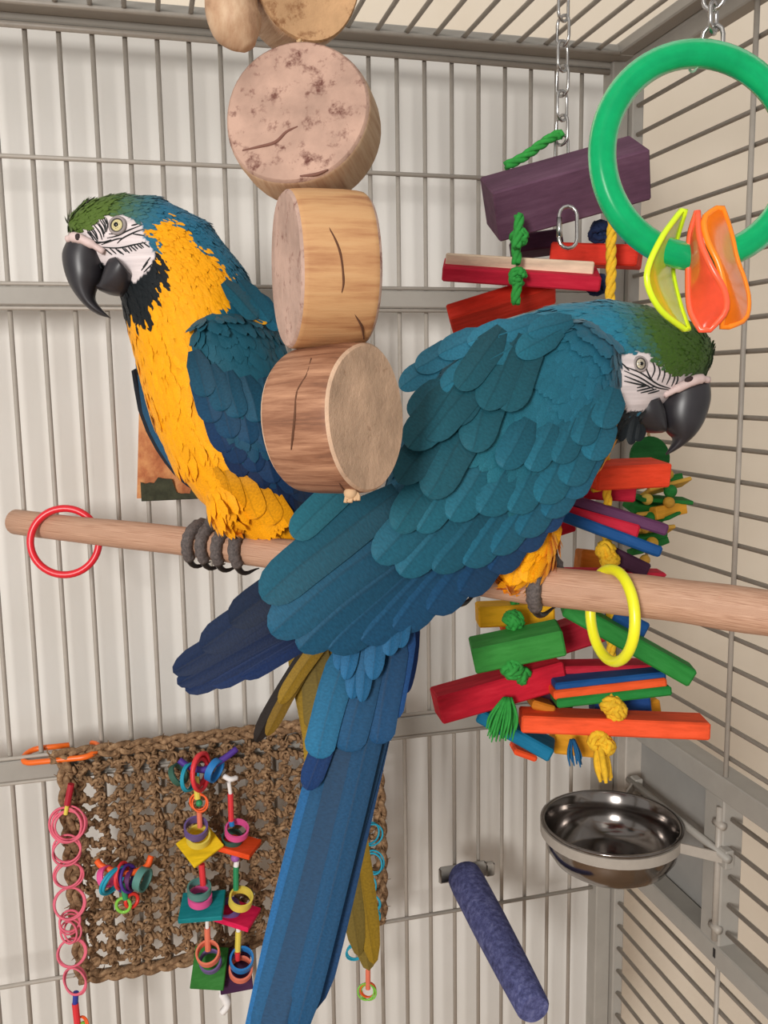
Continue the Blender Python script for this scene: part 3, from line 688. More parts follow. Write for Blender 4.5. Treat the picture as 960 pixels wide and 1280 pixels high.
# ------------------------------------------------------------------ steel bowl in its holder
m, nt, bs = nodes('bowl_steel'); M_bowl = m; bs.inputs['Metallic'].default_value = 1; bs.inputs['Roughness'].default_value = .16
nt.links.new(ramp(nt, noise(nt, 30, 3), [(.3, lin((132, 126, 122))), (.7, lin((150, 144, 140)))]), bs.inputs['Base Color'])
bc = PX(764, 1028, .474); BR = .0742
prof = [(0, -.052), (BR*.45, -.0525), (BR*.68, -.049), (BR*.84, -.041), (BR*.945, -.029), (BR*.975, -.018), (BR*.98, -.002), (BR*1.03, .0005), (BR*1.035, .002), (BR*1.0, .003), (BR*.962, .001), (BR*.957, -.018), (BR*.92, -.030), (BR*.82, -.041), (BR*.66, -.0465), (BR*.4, -.0475), (0, -.0475)]
tag(MB().lathe(bc, (0, 0, 1), prof, 56).build('feeding_bowl', M_bowl), 'round stainless steel bowl held in a ring on the right side', 'bowl')
T11 = thing('bowl_holder', 'grey metal ring bracket that holds the steel bowl', 'bowl holder', bc + np.array([0, 0, -.02]))
wall_x = .5525; path = []
hr = BR*.99 + .0022
for t in np.linspace(50, 310, 34): q = math.radians(t); path.append(bc + np.array([math.cos(q)*hr, math.sin(q)*hr, -.007]))
a0, a1 = path[0].copy(), path[-1].copy()
e0, e1 = np.array([wall_x, bc[1] + .088, bc[2] - .007]), np.array([wall_x, bc[1] - .088, bc[2] - .007])
path = [e0] + [e0*.5 + a0*.5] + path + [e1*.5 + a1*.5] + [e1]
mb = MB(); V = []; F = []
for i, p in enumerate(path):
    t = nrm(path[min(i+1, len(path)-1)] - path[max(i-1, 0)]); s = nrm(np.cross(t, (0, 0, 1)))
    for sx, sz in ((-1, -1), (1, -1), (1, 1), (-1, 1)): V.append(p + s*sx*.0012 + np.array([0, 0, sz*.0055]))
for i in range(len(path)-1):
    for j in range(4): F.append((i*4+j, i*4+(j+1) % 4, (i+1)*4+(j+1) % 4, (i+1)*4+j))
F += [(3, 2, 1, 0), tuple((len(path)-1)*4+j for j in range(4))]
sharp(mb.add(V, F).build('ring_band', M_cage, T11))
MB().tube([e0 + np.array([-.001, .01, .004]), e1 + np.array([-.001, -.012, .004])], .0042, 10).build('wall_rod', M_cage2, T11)
for e in (e0, e1): sharp(MB().box(e + np.array([.004, 0, 0]), ID, (.005, .007, .010), .001).build('mount_tab', M_cage2, T11))

# ------------------------------------------------------------------ blue mineral perch on the back bars
m, nt, bs = nodes('blue_mineral'); M_min = m; bs.inputs['Roughness'].default_value = .95; bs.inputs['Specular IOR Level'].default_value = .15
f = noise(nt, 140, 6, .75); g = noise(nt, 22, 3)
mxn = nt.nodes.new('ShaderNodeMix'); mxn.data_type = 'RGBA'; nt.links.new(g, mxn.inputs['Factor'])
nt.links.new(ramp(nt, f, [(.3, lin((52, 54, 86))), (.5, lin((88, 92, 140))), (.75, lin((150, 154, 190)))]), mxn.inputs['A'])
nt.links.new(ramp(nt, f, [(.3, lin((58, 60, 92))), (.6, lin((96, 100, 150)))]), mxn.inputs['B']); nt.links.new(mxn.outputs['Result'], bs.inputs['Base Color']); bump(nt, bs, f, .9, .002)
pa = PY(580, 1094, -.012); dpb = depth_of(pa); pb = P(668, 1262, dpb - .215)
T12 = thing('mineral_perch', 'rough tapered blue-violet mineral perch bolted to the back bars', 'perch', pb)
ax = nrm(pb - pa); L = np.linalg.norm(pb - pa)
prof = [(0, 0), (.019, 0), (.0212, .003), (.0218, .02), (.0212, L*.4), (.0192, L*.75), (.0172, L-.004), (.0150, L), (0, L)]
ph = rng.uniform(0, 6, 3); mb = MB()
mb.lathe(pa, ax, prof, 28, wob=lambda t: 1 + .012*math.sin(3*t+ph[0]) + .01*math.sin(5*t+ph[1])); sharp(mb.build('mineral_cone', M_min, T12), 50)
MB().box(PY(578, 1090, -.0095), ID, (.031, .003, .011), .0025).build('bracket_plate', M_cage2, T12)
MB().tube([PY(578, 1090, -.01), PY(578, 1090, .03)], .004, 8).build('bolt', M_steel_wire, T12)
MB().box(PY(612, 1086, -.012), ID, (.006, .004, .009), .002).build('wing_nut', M_cage, T12)

# ------------------------------------------------------------------ bark-edged wood block on the back bars
m, nt, bs = nodes('raw_orange_wood'); M_raw = m; bs.inputs['Roughness'].default_value = .8
f = noise(nt, 38, 6, .65, (1, 1, .8)); nt.links.new(ramp(nt, f, [(.3, lin((128, 68, 36))), (.45, lin((176, 104, 62))), (.6, lin((204, 140, 88))), (.75, lin((216, 176, 116)))]), bs.inputs['Base Color']); bump(nt, bs, f, .7, .004)
tl, bl = PY(174, 499, -.048), PY(171, 624, -.048); w = .115; hgt = tl[2] - bl[2]; bot = bl[2]
T13 = thing('wood_block', 'rough orange-brown wood block with dark bark edge behind the left parrot', 'wood block', (bl[0] + w/2, -.026, bot))
mb = MB(); ny, nx = 12, 12; V = []; F = []
for i in range(ny+1):
    for j in range(nx+1):
        x = bl[0] + (tl[0]-bl[0])*i/ny + w*j/nx; z = bot + hgt*i/ny; V.append((x, -.048 + rng.uniform(-.0012, .0012) + .006*(abs(j-nx/2)/(nx/2))**3, z))
nf = len(V)
for i in range(ny+1):
    for j in range(nx+1): V.append((V[i*(nx+1)+j][0], -.0045, V[i*(nx+1)+j][2]))
q = nx+1
for i in range(ny):
    for j in range(nx): F.append((i*q+j, i*q+j+1, (i+1)*q+j+1, (i+1)*q+j)); F.append((nf+i*q+j, nf+(i+1)*q+j, nf+(i+1)*q+j+1, nf+i*q+j+1))
for i in range(ny): F.append((i*q, (i+1)*q, nf+(i+1)*q, nf+i*q)); F.append((i*q+nx, nf+i*q+nx, nf+(i+1)*q+nx, (i+1)*q+nx))
for j in range(nx): F.append((j, nf+j, nf+j+1, j+1)); F.append((ny*q+j, ny*q+j+1, nf+ny*q+j+1, nf+ny*q+j))
sharp(mb.add(V, F).build('block_body', M_raw, T13), 40)
mb = MB(); V = []; F = []; N = 26; hs = []
for j in range(N):
    s = j/(N-1); h = .0165 + (.004 if 3 < j < 8 else 0) - (.012 if 8 <= j < 12 else 0) + rng.uniform(-.0012, .0012); x = bl[0] + .0045 + (w-.004)*s
    V += [(x, -.0515 + rng.uniform(-.0008, .0008), bot - .0015), (x, -.0515 + rng.uniform(-.0008, .0008), bot + h), (x, -.046, bot + h), (x, -.044, bot - .003), (x, -.006, bot - .003)]
for j in range(N-1):
    for k in range(4): F.append((j*5+k, (j+1)*5+k, (j+1)*5+k+1, j*5+k+1))
    F.append((j*5+4, (j+1)*5+4, (j+1)*5, j*5))
sharp(mb.add(V, F).build('bark_strip', plain('dark_bark', (58, 60, 44), .95, var=.4, scale=120, bumps=.8), T13), 30)
# ------------------------------------------------------------------ the two macaws
def in_poly(x, y, poly):
    x = np.asarray(x, float); y = np.asarray(y, float); r = np.zeros(x.shape, bool); n = len(poly)
    for i in range(n):
        (x1, y1), (x2, y2) = poly[i], poly[(i+1) % n]
        c = ((y1 > y) != (y2 > y)) & (x < (x2-x1) * (y-y1) / (y2-y1 + 1e-9) + x1); r ^= c
    return r
def pixv(p):
    c = (np.asarray(p) - CAM) @ M.T; return 480 + FPX*c[:, 0]/c[:, 2], 640 + FPX*c[:, 1]/c[:, 2]
def grow_body(stations, blobs, voxel):
    """loft along the spine, joined with the thighs into one continuous skin"""
    mb = MB(); n = 22; V = []; F = []; k = len(stations)
    for i, (x, y, d, hw, hd) in enumerate(stations):
        a, b = stations[max(i-1, 0)], stations[min(i+1, k-1)]; t = np.array([b[0]-a[0], b[1]-a[1]], float); t /= np.linalg.norm(t)
        pv = (RIGHT*t[1] - DOWN*t[0]) * hw * d / FPX; dv = FWD*hd; c = P(x, y, d)
        for j in range(n): q = 2*math.pi*j/n; V.append(c + pv*math.cos(q) + dv*math.sin(q))
    for i in range(k-1):
        for j in range(n): F.append((i*n+j, i*n+(j+1) % n, (i+1)*n+(j+1) % n, (i+1)*n+j))
    F.append(tuple(range(n-1, -1, -1))); F.append(tuple((k-1)*n+j for j in range(n))); mb.add(V, F)
    for (x, y, d, rx, ry, rz) in blobs: mb.ball(P(x, y, d), 1.0, 16, 12, (rx, ry, rz), (RIGHT, DOWN, FWD))
    o = mb.build('tmp_body', M_cage, None, origin=(0, 0, 0))
    md = o.modifiers.new('r', 'REMESH'); md.mode = 'VOXEL'; md.voxel_size = voxel
    sm = o.modifiers.new('s', 'SMOOTH'); sm.iterations = 9; sm.factor = .5
    dg = bpy.context.evaluated_depsgraph_get(); e = o.evaluated_get(dg); me = e.to_mesh()
    nv = len(me.vertices); co = np.empty(nv*3); me.vertices.foreach_get('co', co); co = co.reshape(-1, 3)
    fc = [tuple(p.vertices) for p in me.polygons]; e.to_mesh_clear(); m0 = o.data; bpy.data.objects.remove(o); bpy.data.meshes.remove(m0)
    return co, fc
def feather_mat(name, rough=.62):
    m, nt, bs = nodes(name); at = nt.nodes.new('ShaderNodeVertexColor'); at.layer_name = 'Col'
    tc = nt.nodes.new('ShaderNodeTexCoord'); mp = nt.nodes.new('ShaderNodeMapping'); mp.inputs['Scale'].default_value = (60, 3, 1)
    nt.links.new(tc.outputs['UV'], mp.inputs[0]); nz = nt.nodes.new('ShaderNodeTexNoise'); nz.inputs['Scale'].default_value = 1.6; nz.inputs['Detail'].default_value = 4
    nt.links.new(mp.outputs[0], nz.inputs['Vector']); rp = ramp(nt, nz.outputs['Fac'], [(.3, (.80, .80, .80)), (.7, (1.14, 1.14, 1.14))])
    mx = nt.nodes.new('ShaderNodeMix'); mx.data_type = 'RGBA'; mx.blend_type = 'MULTIPLY'; mx.inputs['Factor'].default_value = 1
    nt.links.new(at.outputs[0], mx.inputs['A']); nt.links.new(rp, mx.inputs['B']); nt.links.new(mx.outputs['Result'], bs.inputs['Base Color'])
    bs.inputs['Roughness'].default_value = rough; bs.inputs['Specular IOR Level'].default_value = .22
    bs.inputs['Sheen Weight'].default_value = .12; bs.inputs['Sheen Roughness'].default_value = .4
    bump(nt, bs, nz.outputs['Fac'], .35, .0006); return m
M_fea = feather_mat('macaw_feather'); M_skinf = feather_mat('macaw_skin', .7)
M_beak = plain('black_beak', (44, 42, 46), .38, var=.22, scale=45); M_foot = plain('grey_scaly_skin', (90, 82, 80), .75, var=.5, scale=420, bumps=.8)
M_claw = plain('black_claw', (24, 22, 23), .3); M_pupil = plain('pupil_black', (8, 8, 9), .08); M_strk = plain('face_feather_black', (24, 28, 30), .8)
M_cere = plain('pink_cere', (214, 190, 186), .6, var=.06)
def plumage(bd, n, flow, size, colf, skip, lift=.16, seed=1, wr=.42, var=.12, jit=3.0):
    """short body feathers over the skin"""
    co, fc = bd['co'], bd['fc']; r = np.random.default_rng(seed)
    tri = np.array([q for f in fc for q in ((f[0], f[1], f[2]), (f[0], f[2], f[3]))[:len(f)-2]])
    A, B_, C_ = co[tri[:, 0]], co[tri[:, 1]], co[tri[:, 2]]; nn = np.cross(B_-A, C_-A); ar = np.linalg.norm(nn, axis=1); nn /= ar[:, None] + 1e-15
    wt = ar.copy(); ctr = (A+B_+C_)/3; sz = size(ctr); wt = ar / sz**2; pick = r.choice(len(tri), n, p=wt/wt.sum())
    u = r.random(n); v = r.random(n); fl = u+v > 1; u[fl] = 1-u[fl]; v[fl] = 1-v[fl]
    p = A[pick] + (B_[pick]-A[pick])*u[:, None] + (C_[pick]-A[pick])*v[:, None]; nr = nn[pick]
    x, y = pixv(p); keep = ~skip(x, y, p); p, nr = p[keep], nr[keep]; n = len(p); x, y = x[keep], y[keep]
    t = flow(p) + r.normal(size=(n, 3))*.16; t -= nr*(t*nr).sum(1)[:, None]; t /= np.linalg.norm(t, axis=1)[:, None]; b = np.cross(nr, t)
    L = size(p) * r.uniform(.8, 1.25, n); W = L*wr; lf = lift * r.uniform(.5, 1.5, n) * np.clip((.013/size(p))**1.6, .5, 1.9)
    rows = [(0, 0, -.05), (.45, -1, .0), (.45, 0, .10), (.45, 1, .0), (.82, -.75, .0), (.82, 0, .06), (.82, .75, .0), (1.0, 0, .0)]
    V = np.zeros((n, 8, 3))
    for k, (s, c, h) in enumerate(rows): V[:, k] = p + t*(s*L)[:, None] + b*(c*W*.5)[:, None] + nr*((h*.5*L) + lf*s*L*(1 - .35*s) + .0003)[:, None]
    tpl = [(0, 2, 1), (0, 3, 2), (1, 2, 5, 4), (2, 3, 6, 5), (4, 5, 7), (5, 6, 7)]
    F = [tuple(i*8 + j for j in f) for i in range(n) for f in tpl]
    col = colf(x + r.normal(size=n)*jit, y + r.normal(size=n)*jit) * r.uniform(1-var, 1+var, n)[:, None]
    mb = MB(); mb.v = V.reshape(-1, 3); mb.f = F; mb.m = [0]
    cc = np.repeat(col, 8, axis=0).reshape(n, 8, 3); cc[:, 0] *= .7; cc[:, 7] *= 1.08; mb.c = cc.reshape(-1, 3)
    mb.uv = np.tile(np.array([(s*.25, c) for s, c, h in rows]), (n, 1)); mb.m = [0]*len(F)
    return mb
def feather(root, parent, b, t, w, D, l0, l1, col, bend=0.0, tilt=0.0, name='feather', sharpness=.75, edge=1.0, camber=.0007, dark_edge=None, amp=.10):
    b = np.array(b, float); t = np.array(t, float); ax = t-b; L = np.linalg.norm(ax); ax /= L; pr = np.array([-ax[1], ax[0]]); col = np.asarray(col, float)
    S_ = [0, .12, .28, .45, .6, .72, .82, .9, .955, .99, 1.0]; Cc = [-1, -.62, -.1, 0, .1, .62, 1]; V = []; F = []; C = []; U = []
    wav = rng.uniform(0, 6.28)
    for s in S_:
        ws = min(1, .45 + 1.9*s) if s < sharpness else math.sqrt(max(0.0, 1 - ((s-sharpness)/(1-sharpness))**2)) * .985 + .015
        for c in Cc:
            q = b + ax*L*s + pr*(c*w/2*ws + bend*math.sin(math.pi*s*.9)) + pr*(.012*w*math.sin(9*s + wav + c))
            d = D(q[0], q[1]) - (l0 + (l1-l0)*s) + camber*c*c + tilt*c - (.0005 if abs(c) < .05 else 0)
            V.append(P(q[0], q[1], d)); k = (1 + amp*(c if tilt >= 0 else -c)) * (.64 + .43*s) * (.74 if abs(c) < .05 else (.90 if abs(c) > .9 else 1))  # darker roots, lighter tips: overlap shading put into the feather colour
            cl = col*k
            if dark_edge is not None and (c*dark_edge[0]) > .5: cl = np.array(dark_edge[1])
            C.append(cl); U.append((s*L/260, c))
    n = len(Cc)
    for i in range(len(S_)-1):
        for j in range(n-1): F.append((i*n+j, i*n+j+1, (i+1)*n+j+1, (i+1)*n+j))
    mb = MB(); mb.add(V, F); mb.c = C; mb.uv = U; return mb.build(name, M_fea, root, parent=parent)
def shell(curveA, curveB, D, off, colf, nx=16, ny=22, tuck=.010):
    """wing surface between two edge curves"""
    A = resample(spline(curveA, 6), ny); B2 = resample(spline(curveB, 6), ny); V = []; F = []; C = []; U = []
    for i in range(ny):
        for j in range(nx):
            s = j/(nx-1); q = A[i]*(1-s) + B2[i]*s; e = (abs(2*s-1))**6; e = max(e, (abs(2*i/(ny-1)-1))**8)
            V.append(P(q[0], q[1], D(q[0], q[1]) - off + tuck*e)); U.append((i/ny, s))
    xs, ys = pixv(np.array(V)); C = colf(xs, ys)
    for i in range(ny-1):
        for j in range(nx-1): F.append((i*nx+j, i*nx+j+1, (i+1)*nx+j+1, (i+1)*nx+j))
    mb = MB(); mb.add(V, F); mb.c = C; mb.uv = U; return mb
def loft2(outer, inner, d, ws):
    n = 18; V = []; F = []; k = len(outer)
    for i in range(k):
        dd = d[i] if hasattr(d, '__len__') else d
        a, b = P(*outer[i], dd), P(*inner[i], dd); c = (a+b)/2; h = (a-b)/2
        for j in range(n): q = 2*math.pi*j/n; V.append(c + h*math.cos(q) + FWD*ws[i]*math.sin(q))
    for i in range(k-1):
        for j in range(n): F.append((i*n+j, i*n+(j+1) % n, (i+1)*n+(j+1) % n, (i+1)*n+j))
    F.append(tuple(range(n-1, -1, -1))); F.append(tuple((k-1)*n+j for j in range(n)))
    return MB().add(V, F)
def smooth_pairs(o, i, w, n=5):
    return spline(o, n), spline(i, n), [x[0] for x in spline([(v, 0) for v in w], n)]
def hit(bd, x, y, back=0.0):
    r = nrm(ray(x, y)); h = bd['bvh'].ray_cast(Vector(CAM), Vector(r))
    return (np.array(h[0]) + r*back, np.array(h[1])) if h[0] is not None else (None, None)
def strokes(root, bd, lines, r, d0, name='face_feather_lines'):
    mb = MB()
    for ln in lines:
        out = []
        for q in (spline(ln, 5) if len(ln) > 1 else ln):
            p, nn = hit(bd, q[0], q[1]); out.append(p - FWD*.0003 if p is not None else P(q[0], q[1], d0))
        mb.tube(out, [r*(.35 + .65*math.sin(math.pi*(i+.6)/(len(out)+.4))) for i in range(len(out))], 5)
    o = mb.build(name, M_strk, root); return o
def eye(root, bd, x, y, d, rpx, iris_col, look):
    p, nn = hit(bd, x, y); p = p if p is not None else P(x, y, d); R = rpx * depth_of(p) / FPX; nv = nrm(nn*.55 + look*.9) if nn is not None else nrm(look)
    c = p - nv*R*.45
    e = MB().ball(c, R, 20, 14).build('eye', plain('iris_' + '%d' % iris_col[0], iris_col, .12, var=.05), root)
    MB().ball(c + nv*R*.74, R*.42, 16, 10, (1, 1, .75), (frame(nv)[0], frame(nv)[1], nv)).build('pupil', M_pupil, root, parent=e)
    MB().ring(c + nv*R*.80, nv, R*.44, R*.09, 22, 6).build('iris_ring', plain('iris_dark', (70, 62, 50), .3), root, parent=e)  # dark brown ring around the pupil
    MB().ring(c + nv*R*.48, nv, R*1.02, R*.27, 26, 8).build('eyelid', plain('eyelid_skin', (150, 140, 138), .7), root, parent=e)
    MB().ring(c + nv*R*.66, nv, R*.86, R*.10, 26, 6).build('eyelid_rim', plain('eyelid_dark', (60, 54, 54), .6), root, parent=e)
UPV = nrm(-DOWN - PAX*np.dot(-DOWN, PAX)); FRV = np.cross(UPV, PAX); FRV = FRV if np.dot(FRV, FWD) < 0 else -FRV
def foot(root, xs, legs, th0=-70, th1=140, claw_dir=1.0):
    mb = MB(); claws = []
    for x, dx in xs:
        pts, rs_ = [], []; ths = np.linspace(th0, th1, 24)
        for i, th in enumerate(ths):
            q = math.radians(th); s = i/23; xx = x + dx*s; R0 = perch_r(xx) + .0038
            pts.append(perch_c(xx) + (UPV*math.cos(q) + FRV*math.sin(q))*R0); rs_.append((.0064 - .0016*s) * (1 + .10*math.sin(i*2.6)))
        mb.tube(pts, rs_, 10)
        cl = []
        for i, th in enumerate(np.linspace(th1-4, th1+62, 9)):
            q = math.radians(th); s = i/8; xx = x + dx; R0 = perch_r(xx) + .0045 + .0030*math.sin(math.pi*min(1, s*1.2)) - .001*s
            cl.append(perch_c(xx) + (UPV*math.cos(q) + FRV*math.sin(q))*R0 + PAX*.008*claw_dir*s*s)
        claws.append(cl)
    for a, b, r0 in legs: mb.tube(spline([a, (a+b)/2 + FRV*.002, b], 5), [r0*(1 + .06*math.sin(k*2.4)) for k in range(11)], 10)
    f = mb.build('foot', M_foot, root)
    for cl in claws: MB().tube(cl, list(np.linspace(.0034, .0005, 9)), 8).build('claw', M_claw, root, parent=f)
    return f
def spine_flow(stations):
    C = np.array([P(s[0], s[1], s[2]) for s in stations]); T = np.array([nrm(C[min(i+1, len(C)-1)] - C[max(i-1, 0)]) for i in range(len(C))])
    def fl(p):
        d = ((p[:, None, :] - C[None])**2).sum(2); w = np.exp(-d/(2*.03**2)) + 1e-9; v = (w[:, :, None]*T[None]).sum(1); return v/np.linalg.norm(v, axis=1)[:, None]
    return fl
mixc = lambda a, b, t: a*(1-t)[:, None] + b*t[:, None]
sm01 = lambda x, a, b: np.clip((x-a)/(b-a), 0, 1)
def mk(stations, blobs, voxel=.0021):
    co, fc = grow_body(stations, blobs, voxel); return dict(co=co, fc=fc, bvh=BVHTree.FromPolygons([tuple(c) for c in co], fc), st=stations)
def body_obj(bd, root, colf):
    mb = MB(); mb.v = [tuple(p) for p in bd['co']]; mb.f = bd['fc']; mb.m = [0]*len(mb.f); x, y = pixv(bd['co'])
    mb.c = colf(x, y); mb.uv = [(p[2]*3, p[0]*3) for p in bd['co']]; return mb.build('body', M_skinf, root)
Cx = lambda *a: lin(a)
C_TEAL, C_BLUE, C_DEEP, C_NAVY = Cx(28, 106, 128), Cx(22, 84, 136), Cx(18, 56, 104), Cx(18, 34, 70)
C_YEL, C_GRN, C_BLK, C_WHT, C_HEAD = Cx(246, 166, 8), Cx(84, 108, 44), Cx(18, 24, 28), Cx(226, 214, 214), Cx(40, 108, 138)

# ---------------- parrot facing left
ST1 = [(90, 288, .728, 13, .009), (108, 282, .730, 27, .016), (136, 290, .733, 46, .024), (170, 300, .738, 58, .031), (205, 325, .743, 70, .037), (232, 370, .748, 79, .044), (255, 430, .753, 86, .051),
       (278, 490, .756, 92, .055), (297, 550, .757, 86, .053), (318, 605, .757, 64, .043), (340, 650, .764, 40, .030), (358, 690, .775, 25, .020), (368, 725, .785, 14, .012)]
bd1 = mk(ST1, [(284, 618, .735, .017, .024, .018), (335, 622, .745, .020, .026, .020)])
FACE1 = [(80, 298), (93, 289), (108, 284), (113, 276), (133, 269), (154, 268), (177, 279), (181, 299), (190, 309), (194, 320), (186, 337), (169, 353), (150, 345), (130, 330), (108, 315), (82, 306)]
THR1 = [(196, 310), (200, 337), (192, 372), (174, 396), (150, 392), (138, 372), (150, 340), (186, 330)]
YEL1 = [(180, 290), (194, 271), (219, 279), (250, 310), (272, 330), (288, 345), (290, 362), (268, 385), (246, 402), (240, 430), (254, 480), (270, 524), (292, 577), (330, 600), (372, 640), (378, 690), (240, 690), (195, 600), (155, 510), (120, 440), (130, 388), (174, 396), (192, 372), (200, 337), (196, 310)]
def col1(x, y, face=True):
    c = mixc(np.tile(C_HEAD, (len(x), 1)), np.tile(Cx(20, 84, 104), (len(x), 1)), sm01(y, 270, 400))
    g = 1 - sm01(x + (y-250)*.35, 135, 195); c = mixc(c, np.tile(C_GRN, (len(x), 1)), g * (y < 330))
    c[in_poly(x, y, YEL1)] = C_YEL; c[in_poly(x, y, THR1) | in_poly(x, y, [(84, 305), (130, 312), (152, 328), (150, 372), (120, 372), (84, 345)])] = C_BLK
    if face: c[in_poly(x, y, FACE1)] = C_WHT
    return c
A1 = thing('macaw', 'blue and yellow macaw perched upright, facing left, bright yellow breast showing', 'parrot', perch_c(290) + UPV*perch_r(290), 'macaws on the perch')
body_obj(bd1, A1, col1)
fl1 = spine_flow(ST1)
def size1(p):
    x, y = pixv(p); return np.interp(y - .25*(x-150)*(y < 340), [240, 300, 360, 430, 650], [.0085, .0085, .0120, .019, .021])
sk1 = lambda x, y, p: in_poly(x, y, FACE1) | (in_poly(x, y, [(262, 400), (240, 415), (246, 480), (262, 530), (290, 580), (330, 610), (370, 640), (420, 660), (420, 400), (345, 400)]) & ((p - CAM) @ FWD < .76)) | (y > 705)
def grow(mb, root, name='plumage'):
    o = mb.build(name, M_fea, root); o['kind'] = 'stuff'; return o
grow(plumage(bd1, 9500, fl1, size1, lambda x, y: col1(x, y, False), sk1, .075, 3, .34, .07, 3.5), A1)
# beak, cere, eye, face lines
o_, i_, w_ = smooth_pairs([(86, 301), (79, 319), (82, 342), (91, 363), (106, 382), (122, 393), (139, 398)], [(131, 317), (130, 331), (128, 347), (120, 362), (119, 374), (127, 386), (138, 397)], [.0165, .0165, .0150, .0115, .0080, .0050, .0006])
MB_ = loft2(o_, i_, .7265, w_); MB_.build('upper_beak', M_beak, A1)
o_, i_, w_ = smooth_pairs([(170, 350), (164, 363), (151, 369), (137, 368), (124, 363)], [(148, 324), (138, 326), (132, 339), (128, 352), (123, 358)], [.0215, .0195, .0160, .0120, .0065])
loft2(o_, i_, .7215, w_).build('lower_beak', M_beak, A1)
mb = MB(); mb.tube(spline([P(84, 299, .7145), P(95, 297, .711), P(112, 304, .711), P(130, 315, .712)], 6), [.0028]*4 + [.0042]*5 + [.0036]*5 + [.0026]*5, 10); mb.build('cere', M_cere, A1)
MB().ball(P(97, 296, .7075), .0022, 12, 8, (1.0, 1.3, .6), (RIGHT, DOWN, FWD)).build('nostril', plain('nostril_dark', (50, 34, 34), .8), A1)
eye(A1, bd1, 147, 282, .70, 9.6, (226, 214, 160), nrm(-FWD - RIGHT*.25))
z8 = lambda *q: [(60 + x*.20833, 230 + y*.20833) for x, y in q]
strokes(A1, bd1, [z8((245, 240), (285, 290), (300, 330)), z8((270, 240), (310, 290), (325, 335)), z8((300, 228), (330, 275), (335, 320)), z8((325, 212), (345, 250), (340, 300)), z8((350, 205), (358, 245), (350, 290)), z8((235, 290), (265, 320), (280, 350)), z8((250, 335), (290, 355), (330, 350)),
  z8((235, 265), (270, 310), (300, 350)), z8((355, 325), (420, 310), (480, 280), (560, 248)), z8((415, 357), (450, 325), (520, 290), (572, 272)), z8((320, 365), (400, 335), (445, 325)), z8((500, 250), (540, 240)), z8((510, 300), (575, 310)),
  z8((335, 385), (370, 412)), z8((370, 385), (410, 420)), z8((400, 383), (440, 418)), z8((440, 378), (470, 408)), z8((480, 374), (505, 405)), z8((515, 366), (540, 392)), z8((545, 355), (575, 382)), z8((565, 348), (610, 380)), z8((310, 378), (420, 384), (520, 364), (590, 350)),
  z8((262, 232), (300, 275), (322, 315)), z8((285, 225), (318, 265), (332, 305)), z8((312, 215), (338, 255), (344, 290)), z8((240, 252), (278, 298), (300, 340)), z8((235, 278), (268, 322)), z8((338, 204), (352, 240)), z8((365, 300), (420, 296), (470, 270)), z8((270, 345), (330, 350), (380, 335)), z8((300, 392), (340, 400)), z8((350, 398), (385, 425)), z8((420, 395), (455, 425)), z8((460, 385), (490, 415)), z8((495, 372), (530, 402)), z8((530, 360), (565, 388)), z8((600, 470), (560, 520)), z8((615, 440), (570, 500)), z8((625, 480), (575, 530))], .0006, .70)
# near (left) wing
def DL(x, y):
    ys = [s[1] for s in ST1[4:]]; xc = np.interp(y, ys, [s[0] for s in ST1[4:]]); hw = np.interp(y, ys, [s[3] for s in ST1[4:]])*1.06; hd = np.interp(y, ys, [s[4] for s in ST1[4:]]); dc = np.interp(y, ys, [s[2] for s in ST1[4:]])
    v = min(.93, abs(x-xc)/hw); ex = max(0, abs(x-xc)/hw - .93); return dc - math.sqrt(1-v*v)*hd - .004 + ex*.04
def colw1(x, y): return mixc(np.tile(Cx(24, 82, 100), (len(x), 1)), np.tile(Cx(18, 58, 92), (len(x), 1)), sm01(y, 470, 600))
wl = shell([(268, 390), (241, 404), (238, 440), (247, 482), (259, 522), (278, 562), (320, 600), (358, 632)], [(318, 388), (346, 410), (362, 450), (374, 500), (384, 550), (392, 600), (396, 640), (398, 665)], DL, .004, colw1)
W1 = wl.build('wing', M_fea, A1)
def wing_small(mbs, root, parent, n, size, flow_px, colf, D, lift, seed, region, name='covert_plumage'):
    """small coverts scattered on the wing surface"""
    co = np.array(mbs.v); bd = dict(co=co, fc=mbs.f)
    tr = np.array([np.cross(co[f[1]]-co[f[0]], co[f[2]]-co[f[0]]) for f in mbs.f]); 
    if (tr @ FWD).mean() > 0: bd['fc'] = [f[::-1] for f in mbs.f]
    t3 = nrm(RIGHT*flow_px[0] + DOWN*flow_px[1])
    m_ = plumage(bd, n, lambda p: np.tile(t3, (len(p), 1)), lambda p: np.full(len(p), size), colf, lambda x, y, p: ~in_poly(x, y, region), lift, seed, .5, .07)
    o = m_.build(name, M_fea, root, parent=parent); o['kind'] = 'stuff'; return o
REG1 = [(240, 400), (262, 392), (318, 390), (346, 412), (375, 500), (380, 545), (300, 560), (262, 520), (246, 480), (238, 440)]
wing_small(wl, A1, W1, 900, .0150, (.28, .96), colw1, DL, .025, 11, REG1)
